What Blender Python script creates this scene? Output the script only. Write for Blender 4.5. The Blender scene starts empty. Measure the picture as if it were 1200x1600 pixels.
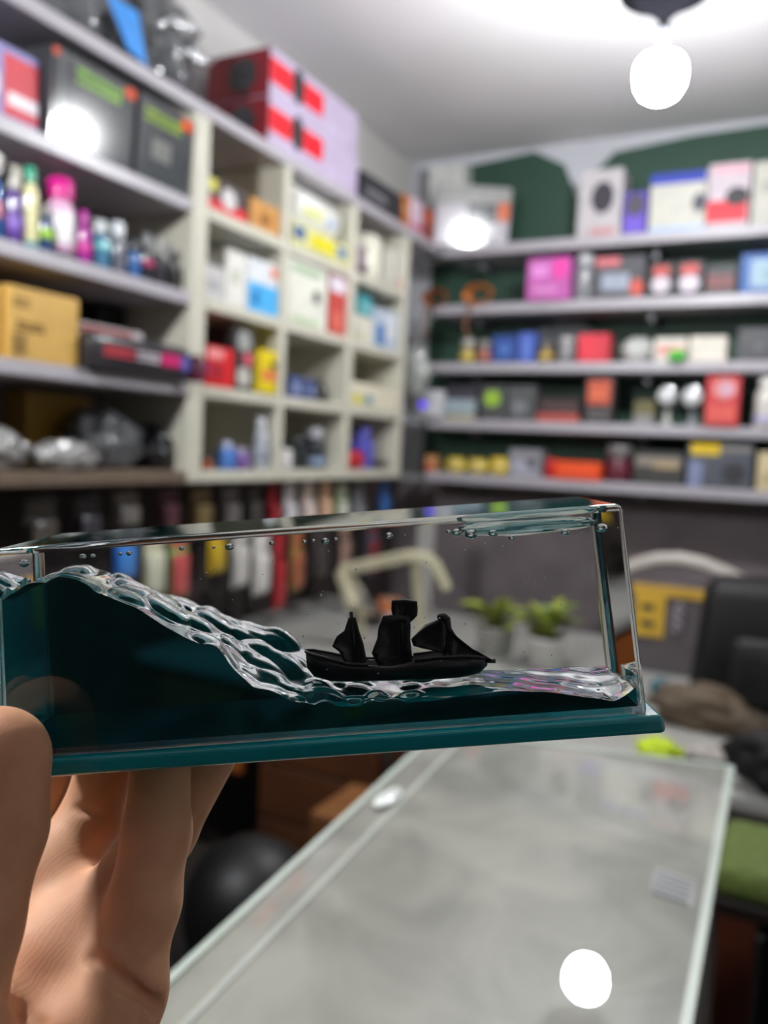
import bpy, bmesh, math, random
import numpy as np
from mathutils import Vector, Matrix
C = bpy.context.scene
COL = C.collection
random.seed(7)

# ------------------------------------------------------------ camera
CAM = Vector((0.0, 0.0, 1.45))
RIGHT = Vector((0.89051, 0.45267, 0.04570)); UPV = Vector((-0.07572, 0.04842, 0.99595)); BACK = Vector((0.44862, -0.89036, 0.07740))
cd = bpy.data.cameras.new('camera'); cam = bpy.data.objects.new('camera', cd); COL.objects.link(cam)
cam.matrix_world = Matrix(((RIGHT.x, UPV.x, BACK.x, CAM.x), (RIGHT.y, UPV.y, BACK.y, CAM.y), (RIGHT.z, UPV.z, BACK.z, CAM.z), (0, 0, 0, 1)))
cd.sensor_fit = 'VERTICAL'; cd.sensor_height = 36.0; cd.lens = 36.0 * 1280 / 1600
cd.clip_start = 0.01
cd.dof.use_dof = True; cd.dof.focus_distance = 0.208; cd.dof.aperture_fstop = 8.6
C.camera = cam
# ------------------------------------------------------------ world, exposure
w = bpy.data.worlds.new('world'); C.world = w; w.use_nodes = True
w.node_tree.nodes['Background'].inputs[0].default_value = (0.75, 0.85, 1.0, 1)
w.node_tree.nodes['Background'].inputs[1].default_value = 0.02
C.view_settings.view_transform = 'Standard'; C.view_settings.look = 'None'
C.view_settings.gamma = 1.0; C.view_settings.use_curve_mapping = False
C.view_settings.exposure = -0.2
C.cycles.max_bounces = 14; C.cycles.transmission_bounces = 14; C.cycles.glossy_bounces = 8
C.cycles.diffuse_bounces = 4; C.cycles.transparent_max_bounces = 12
C.cycles.sample_clamp_indirect = 6.0
C.cycles.caustics_reflective = False; C.cycles.caustics_refractive = True; C.cycles.blur_glossy = .6
LAMP_MAIN = 450.0       # the hanging bulb in view
LAMP_SIDE = 680.0       # a second bulb of the shop, out of frame at the left
LAMP_POS = Vector((-0.396, 2.245, 2.435))
SIDE_POS = Vector((-1.05, 0.20, 2.28))

# ------------------------------------------------------------ helpers
def lin(h):
    c = [int(h[i:i + 2], 16) / 255 for i in (0, 2, 4)]
    return tuple(x / 12.92 if x <= .04045 else ((x + .055) / 1.055) ** 2.4 for x in c)
MATS = {}
def mat(h, rough=.5, metal=0.0, var=.10, scale=18.0, bump=0.0, trans=0.0, coat=0.0, ior=1.45, sss=0.0, emit=0.0, alpha=1.0):
    key = (h, rough, metal, var, scale, bump, trans, coat, ior, sss, emit, alpha)
    if key in MATS: return MATS[key]
    m = bpy.data.materials.new('surface_' + h); m.use_nodes = True
    nt = m.node_tree; b = nt.nodes['Principled BSDF']
    c = lin(h)
    tc = nt.nodes.new('ShaderNodeTexCoord'); nz = nt.nodes.new('ShaderNodeTexNoise')
    nz.inputs['Scale'].default_value = scale; nz.inputs['Detail'].default_value = 3
    nt.links.new(tc.outputs['Object'], nz.inputs['Vector'])
    rp = nt.nodes.new('ShaderNodeValToRGB')
    rp.color_ramp.elements[0].position = .3; rp.color_ramp.elements[1].position = .7
    rp.color_ramp.elements[0].color = tuple(x * (1 - var) for x in c) + (1,)
    rp.color_ramp.elements[1].color = tuple(min(1, x * (1 + var)) for x in c) + (1,)
    nt.links.new(nz.outputs['Fac'], rp.inputs['Fac']); nt.links.new(rp.outputs['Color'], b.inputs['Base Color'])
    b.inputs['Roughness'].default_value = rough; b.inputs['Metallic'].default_value = metal
    b.inputs['Transmission Weight'].default_value = trans; b.inputs['IOR'].default_value = ior
    b.inputs['Coat Weight'].default_value = coat; b.inputs['Coat Roughness'].default_value = .05
    b.inputs['Alpha'].default_value = alpha
    if sss:
        b.inputs['Subsurface Weight'].default_value = sss; b.inputs['Subsurface Scale'].default_value = .004
        b.inputs['Subsurface Radius'].default_value = (1, .35, .2)
    if emit:
        b.inputs['Emission Color'].default_value = c + (1,); b.inputs['Emission Strength'].default_value = emit
    if bump:
        bp = nt.nodes.new('ShaderNodeBump'); bp.inputs['Strength'].default_value = bump; bp.inputs['Distance'].default_value = .002
        nt.links.new(nz.outputs['Fac'], bp.inputs['Height']); nt.links.new(bp.outputs['Normal'], b.inputs['Normal'])
    MATS[key] = m
    return m

def link(name, mesh, parent=None):
    o = bpy.data.objects.new(name, mesh); COL.objects.link(o)
    if parent: o.parent = parent
    return o
def obj(name, bm, m, parent=None, smooth=False):
    me = bpy.data.meshes.new(name); bm.normal_update(); bm.to_mesh(me); bm.free()
    if smooth:
        for p in me.polygons: p.use_smooth = True
    if m: me.materials.append(m)
    return link(name, me, parent)
def tag(o, label=None, cat=None, group=None, kind=None):
    if label: o['label'] = label
    if cat: o['category'] = cat
    if group: o['group'] = group
    if kind: o['kind'] = kind
    return o
def thing(name, label, cat, loc=(0, 0, 0), rz=0.0, group=None):
    o = bpy.data.objects.new(name, None); o.empty_display_size = .02; COL.objects.link(o)
    o.location = loc; o.rotation_euler = (0, 0, rz)
    return tag(o, label, cat, group)
def box(bm, x0, x1, y0, y1, z0, z1, bev=0.0, seg=1, mtx=None):
    r = bmesh.ops.create_cube(bm, size=1.0)
    vs = r['verts']
    for v in vs:
        v.co = Vector(((x0 + x1) / 2 + v.co.x * (x1 - x0), (y0 + y1) / 2 + v.co.y * (y1 - y0), (z0 + z1) / 2 + v.co.z * (z1 - z0)))
    if bev:
        es = list({e for v in vs for e in v.link_edges})
        r2 = bmesh.ops.bevel(bm, geom=es, offset=bev, segments=seg, affect='EDGES', profile=.5)
        vs = list({v for f in r2['faces'] for v in f.verts} | {v for v in vs if v.is_valid})
    if mtx is not None:
        for v in vs: v.co = mtx @ v.co
    return vs
def boxobj(name, dims, m, parent=None, bev=.002, mtx=None, seg=1):
    bm = bmesh.new(); box(bm, *dims, bev=bev, seg=seg, mtx=mtx); return obj(name, bm, m, parent)
def lathe(bm, prof, n=20, mtx=None):
    """profile of (r, z) revolved about z, ends capped"""
    rings = []
    for r, z in prof:
        rings.append([bm.verts.new((r * math.cos(2 * math.pi * k / n), r * math.sin(2 * math.pi * k / n), z)) for k in range(n)])
    for a, b in zip(rings, rings[1:]):
        for k in range(n): bm.faces.new((a[k], a[(k + 1) % n], b[(k + 1) % n], b[k]))
    bm.faces.new(rings[0][::-1]); bm.faces.new(rings[-1])
    if mtx is not None:
        for r in rings:
            for v in r: v.co = mtx @ v.co
def tube(bm, pts, rad, n=8):
    """swept tube along points; rad is a number or list"""
    pts = [Vector(p) for p in pts]; rings = []
    for i, p in enumerate(pts):
        t = (pts[min(i + 1, len(pts) - 1)] - pts[max(i - 1, 0)]).normalized()
        a = t.cross(Vector((0.13, .21, 1)) if abs(t.z) < .9 else Vector((1, .2, 0))).normalized(); b = t.cross(a)
        r = rad[i] if isinstance(rad, (list, tuple)) else rad
        rings.append([bm.verts.new(p + a * r * math.cos(2 * math.pi * k / n) + b * r * math.sin(2 * math.pi * k / n)) for k in range(n)])
    for q, s in zip(rings, rings[1:]):
        for k in range(n): bm.faces.new((q[k], q[(k + 1) % n], s[(k + 1) % n], s[k]))
    bm.faces.new(rings[0][::-1]); bm.faces.new(rings[-1])
def prism(bm, pts, d0, d1, axis='y'):
    """polygon in the x-z plane extruded along y"""
    a = [bm.verts.new((x, d0, z)) for x, z in pts]; b = [bm.verts.new((x, d1, z)) for x, z in pts]
    bm.faces.new(a); bm.faces.new(b[::-1])
    n = len(pts)
    for k in range(n): bm.faces.new((a[k], b[k], b[(k + 1) % n], a[(k + 1) % n]))
    bmesh.ops.recalc_face_normals(bm, faces=bm.faces[:])
def blob(bm, c, r, sub=2, amp=.2, seed=0, freq=3.0, flat=None):
    from mathutils import noise
    vs = bmesh.ops.create_icosphere(bm, subdivisions=sub, radius=1.0)['verts']
    for v in vs:
        n = v.co.normalized()
        k = 1 + amp * noise.noise(n * freq + Vector((seed * 3.1, seed * 1.7, 0))) + amp * .5 * noise.noise(n * freq * 2.3 + Vector((0, seed, seed)))
        v.co = Vector((n.x * r[0] * k + c[0], n.y * r[1] * k + c[1], n.z * r[2] * k + c[2]))
        if flat is not None: v.co.z = max(v.co.z, flat)
    return vs
def surface_nets(F, org, h):
    """closed quad mesh of the zero level of F (negative inside)"""
    S = F < 0
    nx, ny, nz = F.shape
    cnt = np.zeros((nx - 1, ny - 1, nz - 1), np.float32); acc = np.zeros((nx - 1, ny - 1, nz - 1, 3), np.float32)
    corners = [(i, j, k) for i in (0, 1) for j in (0, 1) for k in (0, 1)]
    sl = lambda c: (slice(c[0], nx - 1 + c[0]), slice(c[1], ny - 1 + c[1]), slice(c[2], nz - 1 + c[2]))
    for a in corners:
        for ax in range(3):
            if a[ax]: continue
            b = list(a); b[ax] = 1
            fa, fb = F[sl(a)], F[sl(b)]
            x = (fa < 0) != (fb < 0)
            t = np.where(x, fa / np.where(x, fa - fb, 1), 0)
            for d in range(3):
                acc[..., d] += np.where(x, a[d] + (t if d == ax else 0), 0)
            cnt += x
    act = cnt > 0
    idx = -np.ones(act.shape, np.int64); idx[act] = np.arange(act.sum())
    P = np.argwhere(act) + acc[act] / cnt[act][:, None]
    verts = P * h + np.array(org)
    quads = []
    for ax in range(3):
        b, c = (ax + 1) % 3, (ax + 2) % 3
        lo = [slice(1, -1)] * 3; lo[ax] = slice(0, -1)
        hi = list(lo); hi[ax] = slice(1, None)
        s0, s1 = S[tuple(lo)], S[tuple(hi)]
        for flip, m in ((False, s0 & ~s1), (True, ~s0 & s1)):
            p = np.argwhere(m); p[:, b] += 1; p[:, c] += 1
            if not len(p): continue
            def at(db, dc):
                q = p.copy(); q[:, b] -= db; q[:, c] -= dc
                return idx[q[:, 0], q[:, 1], q[:, 2]]
            q = np.stack([at(1, 1), at(0, 1), at(0, 0), at(1, 0)], 1)
            quads.append(q[:, ::-1] if flip else q)
    return verts, np.concatenate(quads)

# ------------------------------------------------------------ lamps of the room
def bulb(name, pos, power, label, ceiling=2.84, sr=.115, sz=0.0):
    root = thing(name, label, 'lamp', pos)
    bm = bmesh.new()
    lathe(bm, [(.004, -.064), (.026, -.060), (.045, -.048), (.057, -.026), (.061, .0), (.059, .022), (.050, .038), (.030, .044)], 28)
    m = bpy.data.materials.new('bulb_glow'); m.use_nodes = True; nt = m.node_tree; nt.nodes.clear()
    e = nt.nodes.new('ShaderNodeEmission'); e.inputs[0].default_value = (0.96, 0.98, 1.0, 1); e.inputs[1].default_value = power
    o = nt.nodes.new('ShaderNodeOutputMaterial'); nt.links.new(e.outputs[0], o.inputs[0])
    obj('bulb_glass', bm, m, root, True)
    bm = bmesh.new(); lathe(bm, [(.028, .0445), (.022, .05), (.014, .056), (.013, .10), (.016, .104), (.016, .118), (.008, .122)], 18)
    obj('socket', bm, mat('4a4c52', .5), root, True)
    t = min(.30, ceiling - pos[2])
    bm = bmesh.new(); lathe(bm, [(.009, .1225), (.02, .140), (sr * .55, .175 - sz), (sr, .20 - sz * 2.2), (sr, .206 - sz * 2.2), (sr * .45, .225 - sz), (.012, .235)], 28)
    obj('dark_shade', bm, mat('0c0c0f', .9, ior=1.02), root, True)
    bm = bmesh.new(); tube(bm, [(0, 0, .235), (.002, 0, .28), (0, 0, ceiling - pos[2] - .03)], .006); obj('cord', bm, mat('3a3a40', .6), root, True)
    t = ceiling - pos[2]; bm = bmesh.new(); lathe(bm, [(.012, t - .03), (.04, t - .026), (.05, t - .006), (.05, t)], 20)
    obj('ceiling_rose', bm, mat('8a8a90', .6), root, True)
bulb('hanging_bulb', LAMP_POS, LAMP_MAIN, 'glowing white bulb hanging from a dark ceiling canopy above the shelves')
bulb('hanging_bulb.001', SIDE_POS, LAMP_SIDE, 'second glowing bulb of the shop, hanging at the left in front of the shelves', sr=.19, sz=.055)  # unseen; its wide, low shade is added to keep light off the ceiling

# ------------------------------------------------------------ room shell
WL, WR, WF, WB, CEIL = -1.80, 1.9, -1.7, 3.70, 2.84
def struct(name, dims, m, bev=0):
    return tag(boxobj(name, dims, m, None, bev), kind='structure')
wallm = mat('cbc9c6', .8, var=.06, scale=3); lowm = mat('7a7072', .75, var=.18, scale=5)
struct('floor', (WL - .1, WR + .1, WF - .1, WB + .1, -.1, 0), mat('4a443f', .6, var=.2, scale=6))
struct('ceiling', (WL - .1, WR + .1, WF - .1, WB + .1, CEIL, CEIL + .1), mat('dedcdd', .9, var=.05, scale=2))
struct('wall_left', (WL - .1, WL, WF - .1, WB + .1, 0, CEIL), wallm)
struct('wall_right', (WR, WR + .1, WF - .1, WB + .1, 0, CEIL), wallm)
struct('wall_front', (WL - .1, WR + .1, WF - .1, WF, 0, CEIL), mat('3c3a3a', .8, var=.1, scale=3))
struct('wall_back', (WL - .1, WR + .1, WB, WB + .1, 0, CEIL), mat('c6c7ce', .8, var=.06, scale=3))
# lower wall cladding, dark brown-grey, and the green painted boards on the back wall
struct('trim_1', (WL, WR, WB - .014, WB, 0, 1.30), lowm)
struct('trim_2', (WL, WL + .014, -.5, WB - .014, 0, 1.33), mat('3a3030', .75, var=.2, scale=5))
bm = bmesh.new()
prism(bm, [(-1.66, 1.30), (-1.66, 2.775), (-1.40, 2.80), (-1.18, 2.82), (-1.04, 2.745), (-.975, 2.60), (-.945, 2.60), (-.90, 2.70), (-.82, 2.775), (-.5, 2.805), (.4, 2.825), (1.9, 2.825), (1.9, 1.30)], WB - .012, WB)
tag(obj('trim_3', bm, mat('2c4a3c', .55, var=.12, scale=4)), kind='structure')
# ------------------------------------------------------------ shelving
lilac = mat('aca7ae', .35, var=.04); cream = mat('c6c3b4', .4, var=.04); inner = mat('c8c0b2', .55, var=.06)
XF = -1.486; TH = .034
# one long board tops both left units
boxobj('top_board', (WL + .02, XF, -.45, 3.40, 2.312, 2.346), lilac, None, .003)
tag(bpy.data.objects['top_board'], 'long pale top board running over the left shelves and the white cubbies', 'shelf')
u1 = thing('shelf_unit', 'left open shelf unit holding black cartons, bottles and kraft boxes', 'shelf', (-1.64, 1.15, 0))
def part(root, name, dims, m, bev=.003):
    l = root.location
    return boxobj(name, (dims[0] - l.x, dims[1] - l.x, dims[2] - l.y, dims[3] - l.y, dims[4] - l.z, dims[5] - l.z), m, root, bev)
for z in (2.085, 1.842): part(u1, 'shelf_board', (WL + .02, XF, -.45, 1.742, z - TH, z - .0005), lilac)
part(u1, 'shelf_board', (WL + .02, XF, -.45, 1.742, 1.602 - TH, 1.6015), lilac)
part(u1, 'shelf_board', (WL + .02, XF + .005, -.45, 1.742, 1.365 - TH, 1.3645), mat('6a5a4c', .55))
part(u1, 'side_panel', (WL + .02, XF, -.47, -.45, 1.33, 2.311), cream)
part(u1, 'back_panel', (WL + .002, WL + .019, -.45, 1.742, 1.334, 2.311), mat('7a7068', .6))
u2 = thing('cubby_unit', 'white cubby unit of small compartments on the left wall', 'shelf', (-1.64, 2.4, 0))
for y0, y1 in ((1.744, 1.808), (2.168, 2.204), (2.60, 2.64), (3.045, 3.08)):
    part(u2, 'upright', (WL + .02, XF + .001, y0, y1, 1.331, 2.311), cream, .004)
for a, b in ((1.808, 2.168), (2.204, 2.60), (2.64, 3.045)):
    for z in (2.085, 1.842, 1.602, 1.365):
        part(u2, 'shelf_board', (WL + .02, XF, a + .0005, b - .0005, z - TH, z - .0005), cream)
part(u2, 'back_panel', (WL + .002, WL + .019, 1.744, 3.08, 1.334, 2.311), inner)
names = ['topmost white shelf of the back wall carrying camera cartons', 'second white shelf of the back wall with the pink carton', 'third white shelf of the back wall with the blue cartons',
         'fourth white shelf of the back wall with the two round lamps', 'lowest white shelf of the back wall with the yellow packets']
for i, z in enumerate((2.347, 2.095, 1.842, 1.593, 1.355)):
    r = thing('wall_shelf' + ('.%03d' % i if i else ''), names[i], 'shelf', (0, 3.55, z), 0, 'white shelves of the back wall')
    boxobj('shelf_board', (-1.52 if i else -1.484, 1.2, -.15, .136, -.042, -.0005), lilac, r, .003)
    for x in (-1.35, -.6, .2):
        bm = bmesh.new(); prism(bm, [(0, 0), (.02, 0), (.02, -.055), (0, -.055)], .0, .0); bm.free()
        boxobj('bracket', (x, x + .018, -.02, .135, -.075, -.043), mat('9a9aa0', .4, .6), r, .002)

# ------------------------------------------------------------ goods on the shelves
def textbars(bm, x0, x1, z0, z1, y):
    """unreadable print: rows of small raised blocks"""
    rows = 2 if (z1 - z0) > .02 else 1
    rh = (z1 - z0) / rows
    for r in range(rows):
        x = x0; zb = z0 + r * rh + rh * .12
        while x < x1 - .003:
            wd = random.uniform(.5, 1.0) * rh * .55
            box(bm, x, min(x + wd, x1), y - .0006, y, zb, zb + rh * .7 * random.choice((1, 1, .75)))
            x += wd + rh * .18
NP = {'r': 'label_panel', 'o': 'picture_disc', 't': 'print'}
def panels(root, w, h, pl, y=0.0, rough=.45):
    for i, (s, u0, v0, u1, v1, c) in enumerate(pl):
        x0, x1, z0, z1 = -w / 2 + w * u0, -w / 2 + w * u1, h * v0, h * v1
        yy = y - .0008 * i
        bm = bmesh.new()
        if s == 'r': box(bm, x0, x1, yy - .0010, yy + .0004, max(z0, .001), z1, .0003)
        elif s == 'o':
            cx, cz, rx, rz = (x0 + x1) / 2, (z0 + z1) / 2, (x1 - x0) / 2, (z1 - z0) / 2
            prism(bm, [(cx + rx * math.cos(a * math.pi / 12), cz + rz * math.sin(a * math.pi / 12)) for a in range(24)], yy - .0014, yy + .0004)
        else: textbars(bm, x0, x1, z0, z1, yy)
        obj(NP[s], bm, mat(c, rough), root)
SUPPLIED = {}
def A(kind, wall, a0, a1, front, z0, h, d, body, pl, label, **k):
    """one article standing on a shelf: a0..a1 along the wall, front = plane of its face"""
    h = k.get('hfix', h); w = max(a1 - a0, .015) - .002; m = (a0 + a1) / 2
    loc, rz = ((front, m, z0), math.pi / 2) if wall == 'L' else ((m, front, z0), 0.0)
    SHORT = {'carton': 'carton', 'gloss': 'carton', 'case': 'blister_case', 'bottle': 'bottle', 'spray': 'spray_bottle', 'bag': 'plastic_bag', 'roll': 'wrapped_roll', 'coil': 'wire_coil', 'camera': 'lens_unit', 'headlamp': 'round_lamp', 'pouch': 'packet'}
    CAT = {'carton': 'box', 'gloss': 'box', 'case': 'case', 'bottle': 'bottle', 'spray': 'bottle', 'bag': 'bag', 'roll': 'roll', 'coil': 'wire', 'camera': 'camera', 'headlamp': 'lamp', 'pouch': 'packet'}
    nm = SHORT[kind]; SUPPLIED[nm] = SUPPLIED.get(nm, 0) + 1
    root = thing(nm, label, CAT[kind], loc, rz)
    if kind in ('carton', 'gloss'):
        rough, coat = (.16, .6) if kind == 'gloss' else (.5, .0)
        if kind == 'gloss': root.rotation_euler = (math.radians(3.4), 0, rz)
        if k.get('gl'): rough, coat = .16, 1.0; root.rotation_euler = (math.radians(6.5), 0, rz + math.radians(31)); root.location = (-1.36, 3.425, z0); w *= .9
        bm = bmesh.new(); box(bm, -w / 2, w / 2, 0, d, 0, h, min(.003, h * .1), 2)
        obj('carton_body', bm, mat(body, rough, coat=coat), root)
        # closing flaps on top, meeting in a seam
        for y0, y1 in ((.003, d / 2 - .001), (d / 2 + .001, d - .003)):
            boxobj('top_flap', (-w / 2 + .002, w / 2 - .002, y0, y1, h - .0004, h + .001), mat(body, rough + .1, var=.16), root, 0)
        if k.get('end'):
            boxobj('end_panel', (-w / 2 - .0012, -w / 2 + .0004, .002, d - .002, .002, h - .002), mat(k['end'], .45), root, 0)
            bm = bmesh.new(); lathe(bm, [(.052, -.001), (.052, .002), (.03, .0032), (.012, .005)], 24, Matrix.Translation((-w / 2 - .0012, d * .42, h / 2)) @ Matrix.Rotation(-math.pi / 2, 4, 'Y'))
            obj('picture_disc', bm, mat('303034', .4), root)
        panels(root, w, h, pl, 0.0, rough)
    elif kind == 'case':
        bm = bmesh.new(); box(bm, -w / 2, w / 2, 0, d, 0, h, .012, 3); obj('case_shell', bm, mat(body, .3, coat=.3), root, True)
        boxobj('rim', (-w / 2 + .004, w / 2 - .004, .02, .03, h - .003, h + .006), mat('3a383c', .35), root, .002)
        panels(root, w * .96, h * .9, pl, .0, .4)
    elif kind in ('bottle', 'spray'):
        r = w / 2; ch = h * k.get('caph', .25); cr = r * k.get('capr', .7); bh = h - ch
        T = Matrix.Translation((0, r, 0)); neck = max(cr * .8, r * .3)
        bm = bmesh.new()
        lathe(bm, [(r * .92, 0), (r, .004), (r, bh * .80), (r * .94, bh * .88), (max(neck, r * .6), bh * .96), (neck, bh)], 20, T)
        obj('bottle_body', bm, mat(body, .22, coat=.5), root, True)
        bm = bmesh.new()
        if kind == 'spray':
            lathe(bm, [(neck, bh - .002), (r * .62, bh), (r * .62, bh + ch * .3), (r * .4, bh + ch * .4)], 16, T)
            box(bm, -r * .35, r * .35, -r * .3, r * 1.5, bh + ch * .4, bh + ch, .004)
            box(bm, -r * .15, r * .15, -.006, .004, bh + ch * .05, bh + ch * .5, .002)
        else:
            lathe(bm, [(cr * .97, bh - .001), (cr, bh + .002), (cr, bh + ch * .8), (cr * .8, bh + ch * .95), (cr * .4, bh + ch)], 18, T)
        obj('cap', bm, mat(k.get('cap', '303030'), .3, coat=.3), root, True)
        for s, u0, v0, u1, v1, c in pl:
            bm = bmesh.new(); lathe(bm, [(r + .0004, bh * v0 + .004), (r + .0009, bh * v0 + .005), (r + .0009, bh * min(v1, .79)), (r + .0004, bh * min(v1, .79) + .001)], 20, T)
            obj('label_band', bm, mat(c, .4), root, True)
        if k.get('foot'):
            bm = bmesh.new(); lathe(bm, [(r + .0012, .0), (r + .0015, h * .02), (r + .0015, h * .08), (r + .0005, h * .085)], 20, T); obj('foot_band', bm, mat(k['foot'], .4), root, True)
    elif kind == 'bag':
        look = {'clear': ('6d6f72', .16, .0, .45), 'silver': ('a9a8a6', .2, .35, .1), 'black': ('131316', .25, .0, .0), 'wine': ('5a1f38', .4, 0, 0), 'red': ('c01c2a', .35, 0, 0), 'white': ('cfd0cc', .3, .0, .1)}[body]
        bm = bmesh.new(); sd = len(label) % 17
        blob(bm, (0, d / 2, h * .46), (w * .5, d * .5, h * .56), 4, .26, sd, 2.6, 0.0)
        from mathutils import noise
        for v in bm.verts:      # sharp crumples of film
            n = abs(noise.noise(v.co * 42 + Vector((sd, 0, 0)))); v.co += (v.co - Vector((0, d / 2, h * .4))).normalized() * (n - .2) * min(w, h) * .11
            v.co = Vector((max(-w / 2, min(w / 2, v.co.x)), max(.0, min(d, v.co.y)), max(0, min(h * 1.02, v.co.z))))
        obj('bag_film', bm, mat(look[0], look[1], look[2], trans=look[3], var=.25, scale=30, coat=.6), root, True)
        bm = bmesh.new()
        blob(bm, (w * .1, d / 2, h * .9), (w * .13, d * .1, h * .12), 3, .45, sd + 3, 3); obj('knotted_neck', bm, mat(look[0], look[1], var=.25), root, True)
        for t in range(k.get('tubes', 0)):
            bm = bmesh.new(); x = -w * .3 + w * .55 * t / 5; z = h * (.45 + .09 * (t % 3))
            tube(bm, [(x, .03, z), (x + .03, -.006, z + .03 - .02 * t), (x + .08, .0, z + .01 - .01 * t)], .011, 10)
            obj('steel_tube', bm, mat('d8dadc', .18, .8), root, True)
        for i, (s, u0, v0, u1, v1, c) in enumerate(pl):
            bm = bmesh.new(); x0, x1, z0_, z1 = -w / 2 + w * u0, -w / 2 + w * u1, h * v0, h * v1
            prism(bm, [(x0, z1), (x0 + (x1 - x0) * .75, z1 * 1.02), (x1, z0_), (x0 + (x1 - x0) * .55, z0_ + (z1 - z0_) * .12)], -.012, -.009); obj('header_card', bm, mat(c, .35), root)
    elif kind == 'roll':
        bm = bmesh.new()
        if k.get('up'):
            lathe(bm, [(w * .47, 0), (w * .5, .006), (w * .5, h * .9), (w * .42, h * .97), (w * .2, h)], 24, Matrix.Translation((0, w / 2, 0)))
            obj('wrapped_body', bm, mat(body, .3, coat=.3), root, True)
            bm = bmesh.new(); lathe(bm, [(w * .505, h * .1), (w * .507, h * .105), (w * .507, h * .14), (w * .505, h * .145)], 24, Matrix.Translation((0, w / 2, 0))); obj('tape_band', bm, mat('c8c4b0', .4), root, True)
        else:
            r = h / 2
            lathe(bm, [(r * .6, -w / 2), (r * .92, -w / 2 + .006), (r, -w / 2 + .02), (r, w / 2 - .02), (r * .92, w / 2 - .006), (r * .6, w / 2)], 28, Matrix.Translation((0, r, r)) @ Matrix.Rotation(math.pi / 2, 4, 'Y'))
            obj('wrapped_body', bm, mat(body, .3, coat=.3), root, True)
            for s, u0, v0, u1, v1, c in pl:
                bm = bmesh.new()
                a0_, a1_ = math.pi * (1.28 - .56 * v1 - .28), math.pi * (1.28 - .56 * v0 - .28)
                xs = (-w / 2 + w * u0, -w / 2 + w * u1); N = 7; row = []
                for x in xs: row.append([bm.verts.new((x, r - (r + .001) * math.cos(-.75 + 1.3 * (v0 + (v1 - v0) * q / N)), r + (r + .001) * math.sin(-.75 + 1.3 * (v0 + (v1 - v0) * q / N)))) for q in range(N + 1)])
                for q in range(N): bm.faces.new((row[0][q], row[1][q], row[1][q + 1], row[0][q + 1]))
                obj('printed_patch', bm, mat(c, .35), root, True)
    elif kind == 'coil':
        R_ = w * .42
        for j in range(5):
            bm = bmesh.new(); rr = R_ * (1 - .07 * j)
            tube(bm, [(rr * math.cos(a * math.pi / 12), .012 + .007 * j, h * .55 + rr * .62 * math.sin(a * math.pi / 12)) for a in range(25)], .005, 8)
            obj('wire_turn', bm, mat(body, .3, .5), root, True)
        bm = bmesh.new(); tube(bm, [(-R_ * .3, .0, h * .3), (-R_ * .55, -.012, -.05), (-R_ * .6, -.014, -.11), (-R_ * .3, -.01, -.15)], .006); obj('wire_tail', bm, mat('8a5a40', .45), root, True)
    elif kind == 'camera':
        bm = bmesh.new(); box(bm, -w / 2, w / 2, 0, d, 0, h * .78, .014, 3); obj('unit_body', bm, mat(body, .3), root, True)
        bm = bmesh.new(); lathe(bm, [(.03, -.004), (.028, .006), (.02, .009), (.006, .010)], 20, Matrix.Translation((-.004, .002, h * .36)) @ Matrix.Rotation(math.pi / 2, 4, 'X')); obj('lens_ring', bm, mat('9a90d0', .2), root, True)
        bm = bmesh.new(); lathe(bm, [(.017, .0), (.016, .0115), (.008, .0135)], 20, Matrix.Translation((-.004, .002, h * .36)) @ Matrix.Rotation(math.pi / 2, 4, 'X')); obj('glowing_lens', bm, mat('6a55ff', .3, emit=1.2), root, True)
    elif kind == 'headlamp':
        r = w * .5
        T = Matrix.Translation((0, .02, h - r)) @ Matrix.Rotation(math.pi / 2, 4, 'X')
        bm = bmesh.new(); lathe(bm, [(r * .5, -.05), (r * .85, -.02), (r, .0), (r, .012), (r * .88, .014)], 24, T); obj('chrome_bowl', bm, mat('c0c2c4', .12, 1.0), root, True)
        bm = bmesh.new(); lathe(bm, [(r * .86, .008), (r * .8, .016), (r * .4, .021), (.002, .022)], 24, T); obj('lens', bm, mat('dcdee0', .08, coat=1), root, True)
        bm = bmesh.new(); lathe(bm, [(r * .55, 0), (r * .55, .01), (r * .25, .02), (r * .25, h - r * 1.9)], 16, Matrix.Translation((0, .045, 0))); obj('stand', bm, mat(body, .35), root, True)
    elif kind == 'pouch':
        bm = bmesh.new(); blob(bm, (0, d / 2, h * .45), (w * .5, d * .45, h * .55), 3, .16, len(label), 2.2, 0.0); obj('pouch_body', bm, mat(body, .3, coat=.4), root, True)
        boxobj('sealed_edge', (-w * .42, w * .42, d * .46, d * .54, h * .9, h * 1.06), mat(body, .35, var=.2), root, .0008)
        bm = bmesh.new(); lathe(bm, [(.012, -.002), (.012, .004), (.006, .006)], 14, Matrix.Translation((w * .1, d * .05, h * .55)) @ Matrix.Rotation(math.pi / 2, 4, 'X')); obj('picture_disc', bm, mat('c8b8a0', .4), root)
    return root
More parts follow.
